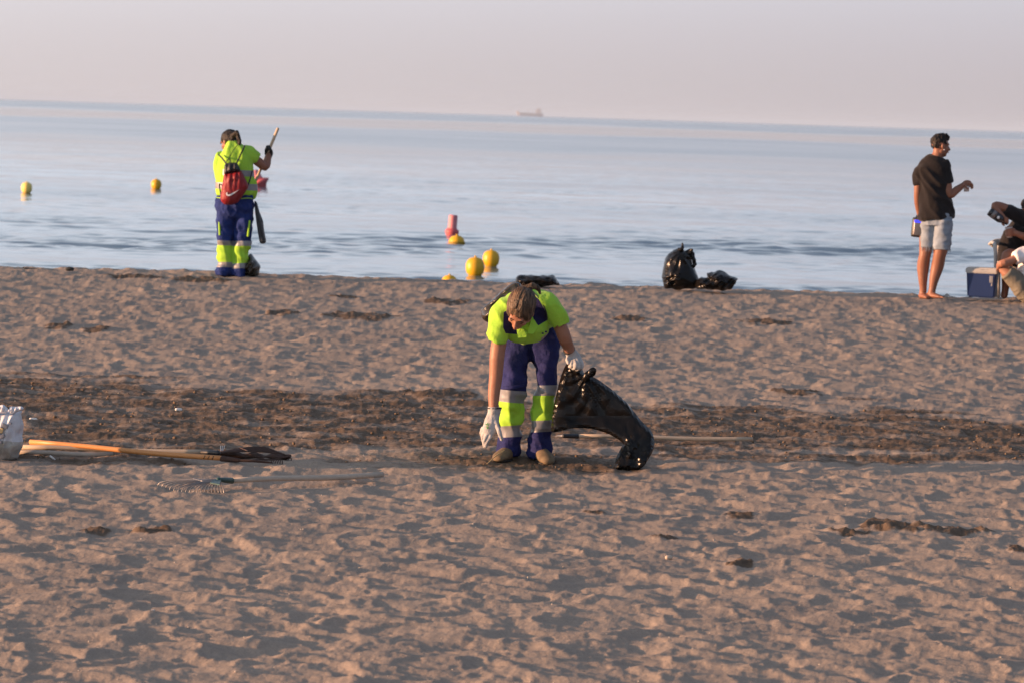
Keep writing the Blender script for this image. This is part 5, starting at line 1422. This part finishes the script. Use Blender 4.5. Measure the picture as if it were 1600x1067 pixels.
bm = bmesh.new(); tube(bm, [p0 + Vector((6 * k_, -0.1, 2 * k_)), p0 + Vector((8 * k_, -0.1, -3 * k_))], 1.6 * k_, 10); bm_obj('shackle', bm, M['dark_plastic'], pb)
Yp = Yw(410, 292); k_ = Yp / F_PX
pb2 = thing('buoy', 'tilted red buoy far out, seen beside the elbow of the standing worker', 'buoy', at(408, 292, Yp), GB)
p0 = at(408, 291, Yp); p0.z = WATER_Z
tl2 = Matrix.Rotation(R(-24), 3, 'Y')
bm = bmesh.new(); lathe(bm, p0, [(12 * k_, 8.5 * k_), (16 * k_, 8.0 * k_), (27 * k_, 6.0 * k_), (29 * k_, 4 * k_)], 28, tl2); bm_obj('pillar', bm, M['buoy_pink'], pb2)
bm = bmesh.new(); lathe(bm, p0 + Vector((1 * k_, 0, 0)), [(-6 * k_, 6 * k_), (0, 8 * k_), (4 * k_, 10 * k_), (8 * k_, 15.5 * k_), (10.5 * k_, 15.5 * k_), (13 * k_, 9.5 * k_), (13.5 * k_, 6 * k_)], 28, tl2); bm_obj('collar', bm, M['buoy_red'], pb2)

# ================================================================ the ship
YS = 11500.0; ks = YS / F_PX
sl = thing('cargo_ship', 'small cargo ship with a pale stern house on the hazy horizon', 'ship', at(828, 181, YS))
s0 = at(828, 181, YS); s0.z = WATER_Z
bm = bmesh.new()
st = [(-21.5, 0.0, 7.5), (-20, 3, 7.2), (-16, 5, 5.6), (10, 5.5, 4.6), (18, 5.5, 4.8), (20.5, 4, 5.0)]
prv = None
for (x, w, h) in st:
    w *= ks * 0.7
    ring_ = [bm.verts.new(s0 + Vector((x * ks, -w, h * ks))), bm.verts.new(s0 + Vector(((x + (1.5 if x < -15 else 0)) * ks, -w * .8, -2))), bm.verts.new(s0 + Vector(((x + (1.5 if x < -15 else 0)) * ks, w * .8, -2))), bm.verts.new(s0 + Vector((x * ks, w, h * ks)))]
    if prv:
        for i in range(4): bm.faces.new((prv[i], prv[(i + 1) % 4], ring_[(i + 1) % 4], ring_[i]))
    prv = ring_
bm.faces.new(prv)
bmesh.ops.remove_doubles(bm, verts=bm.verts[:], dist=0.01)
bm_obj('hull', bm, M['ship'], sl, smooth=False)
bm = bmesh.new()
for (x, z, sx, sz) in ((13, 7.2, 9, 4.6), (13.5, 10.2, 6, 2.6), (12.5, 12.0, 2.2, 2.2), (16, 10.2, 1.6, 5.0)):
    box(bm, s0 + Vector((x * ks, 0, z * ks)), (sx * ks, 7 * ks, sz * ks), bev=0.3)
bm_obj('deckhouse', bm, M['ship_white'], sl, smooth=False)
for x, hgt_ in ((-18, 10.5), (-3, 8.5), (4, 8.0)):
    bm = bmesh.new(); tube(bm, [s0 + Vector((x * ks, 0, 4 * ks)), s0 + Vector((x * ks, 0, hgt_ * ks))], 0.35 * ks, 8); bm_obj('mast', bm, M['ship'], sl)

# ================================================================ small things on the sand
YL = 40.0
oL = [(34, 417.5), (40, 418.5), (52, 419.5), (64, 421), (71, 424), (70, 427.5), (55, 426.5), (40, 425), (36, 424), (38, 421)]
tag_mesh('driftwood', oL, YL, 0.035, M['driftwood'], 'dark flat piece of driftwood on the sand edge at the far left', 'driftwood', rim=0.03, step=0.010)
tag_mesh('seaweed_clump', [(101, 422), (103, 418.5), (108, 417), (114, 418), (117, 421), (115, 424), (104, 424)], YL, 0.04, M['driftwood'], 'small grey clump on the sand edge right of the driftwood', 'clump', rim=0.04, step=0.010)
st_ = tag_mesh  # noqa
bm = bmesh.new(); a_, b_ = at(761, 724, Y0 - 0.40), at(788, 703, Y0 - 0.20)
tube(bm, [a_, (a_ + b_) / 2 + Vector((0, 0, 0.006)), b_], [0.0022, 0.0038, 0.0028], 6, sub=3)
o = bm_obj('straw', bm, M['straw']); tag(o, 'dry straw leaning on the toe of the shoe on the left of the bending worker', 'straw')
bits = [(82, 716, 0.032, 0.006, 55, 'white cigarette end on the sand just below the pale rake handle'),
        (235, 960, 0.030, 0.005, -25, 'white cigarette end in the bottom left of the beach'),
        (828, 902, 0.028, 0.005, 60, 'thin white splinter standing in the sand below the bending worker'),
        (1045, 872, 0.018, 0.011, 0, 'round pale pebble in the lower middle of the beach'),
        (1119, 843, 0.030, 0.004, 35, 'pale bent twig on the sand right of the middle'),
        (52, 656, 0.034, 0.010, 5, 'scrap of white paper on the dark sand right of the white bag'),
        (279, 643, 0.030, 0.010, 5, 'scrap of white paper on the dark sand above the rakes')]
for (px, py, l, r_, a, lab) in bits:
    p = onground(px, py, 0.0); p.z = ground_z(p.x, p.y) + r_ * 0.9
    ax = Vector((math.cos(R(a)), 0.25, -math.sin(R(a)) * 0.6)).normalized() * l * 0.5
    bm = bmesh.new(); tube(bm, [p - ax, p + ax], r_, 10)
    nm = 'pebble' if 'pebble' in lab else ('paper_scrap' if 'paper' in lab else ('twig' if 'twig' in lab or 'splinter' in lab else 'cigarette_end'))
    o = bm_obj(nm, bm, M['wood_grey'] if nm in ('pebble', 'twig') else M['butt']); tag(o, lab, nm.replace('_', ' '))
# shell fragments and grit: nobody could count them
bm = bmesh.new()
N = 450
ys = 13.6 + (rng.random(N) ** 1.5) * 24; xs = (rng.random(N) * 2 - 1) * (0.14 * ys + 0.2)
hs_ = beach_height(xs, ys)
for x, y, z in zip(xs, ys, hs_):
    s = random.choice((0.0016, 0.002, 0.0026, 0.0034)) * (1 + y * 0.012)
    mt = Matrix.Translation((x, y, z + s * 0.4)) @ Matrix.Rotation(random.random() * 6, 4, 'Z') @ Matrix.Diagonal((s * random.uniform(.8, 1.7), s, s * random.uniform(.5, 1.0), 1))
    bmesh.ops.create_icosphere(bm, subdivisions=1, radius=1.0, matrix=mt)
M['shell'] = mat('pale_shell', (0.48, 0.42, 0.35), rough=0.7)
o = bm_obj('shell_fragments', bm, M['shell']); o['kind'] = 'stuff'; o['label'] = 'tiny pale shell fragments scattered over the sand'
# loose damp clods in the raked strip
bm = bmesh.new(); cnt = 0
N = 9000
ys = 22.0 + rng.random(N) * 6.0; xs = (rng.random(N) * 2 - 1) * (0.14 * ys + 0.2)
mk, _ = damp_mask(xs, ys); keep = mk > 0.55 + 0.3 * rng.random(N)
xs, ys = xs[keep][:900], ys[keep][:900]; hs_ = beach_height(xs, ys)
for x, y, z in zip(xs, ys, hs_):
    s = 0.004 + 0.009 * random.random() ** 3
    mt = Matrix.Translation((x, y, z + s * 0.3)) @ Matrix.Rotation(random.random() * 6, 4, 'Z') @ Matrix.Diagonal((s * random.uniform(.9, 1.6), s, s * random.uniform(.6, 1.0), 1))
    r = bmesh.ops.create_icosphere(bm, subdivisions=1, radius=1.0, matrix=mt)
    for v in r['verts']: v.co += Vector((random.uniform(-1, 1), random.uniform(-1, 1), random.uniform(-1, 1))) * s * 0.25
M['clod'] = mat('damp_sand_clod', (0.14, 0.095, 0.062), rough=0.95, var=0.3, vscale=30)
o = bm_obj('sand_clods', bm, M['clod']); o['kind'] = 'stuff'; o['label'] = 'loose damp clods of brown sand in the raked strip'
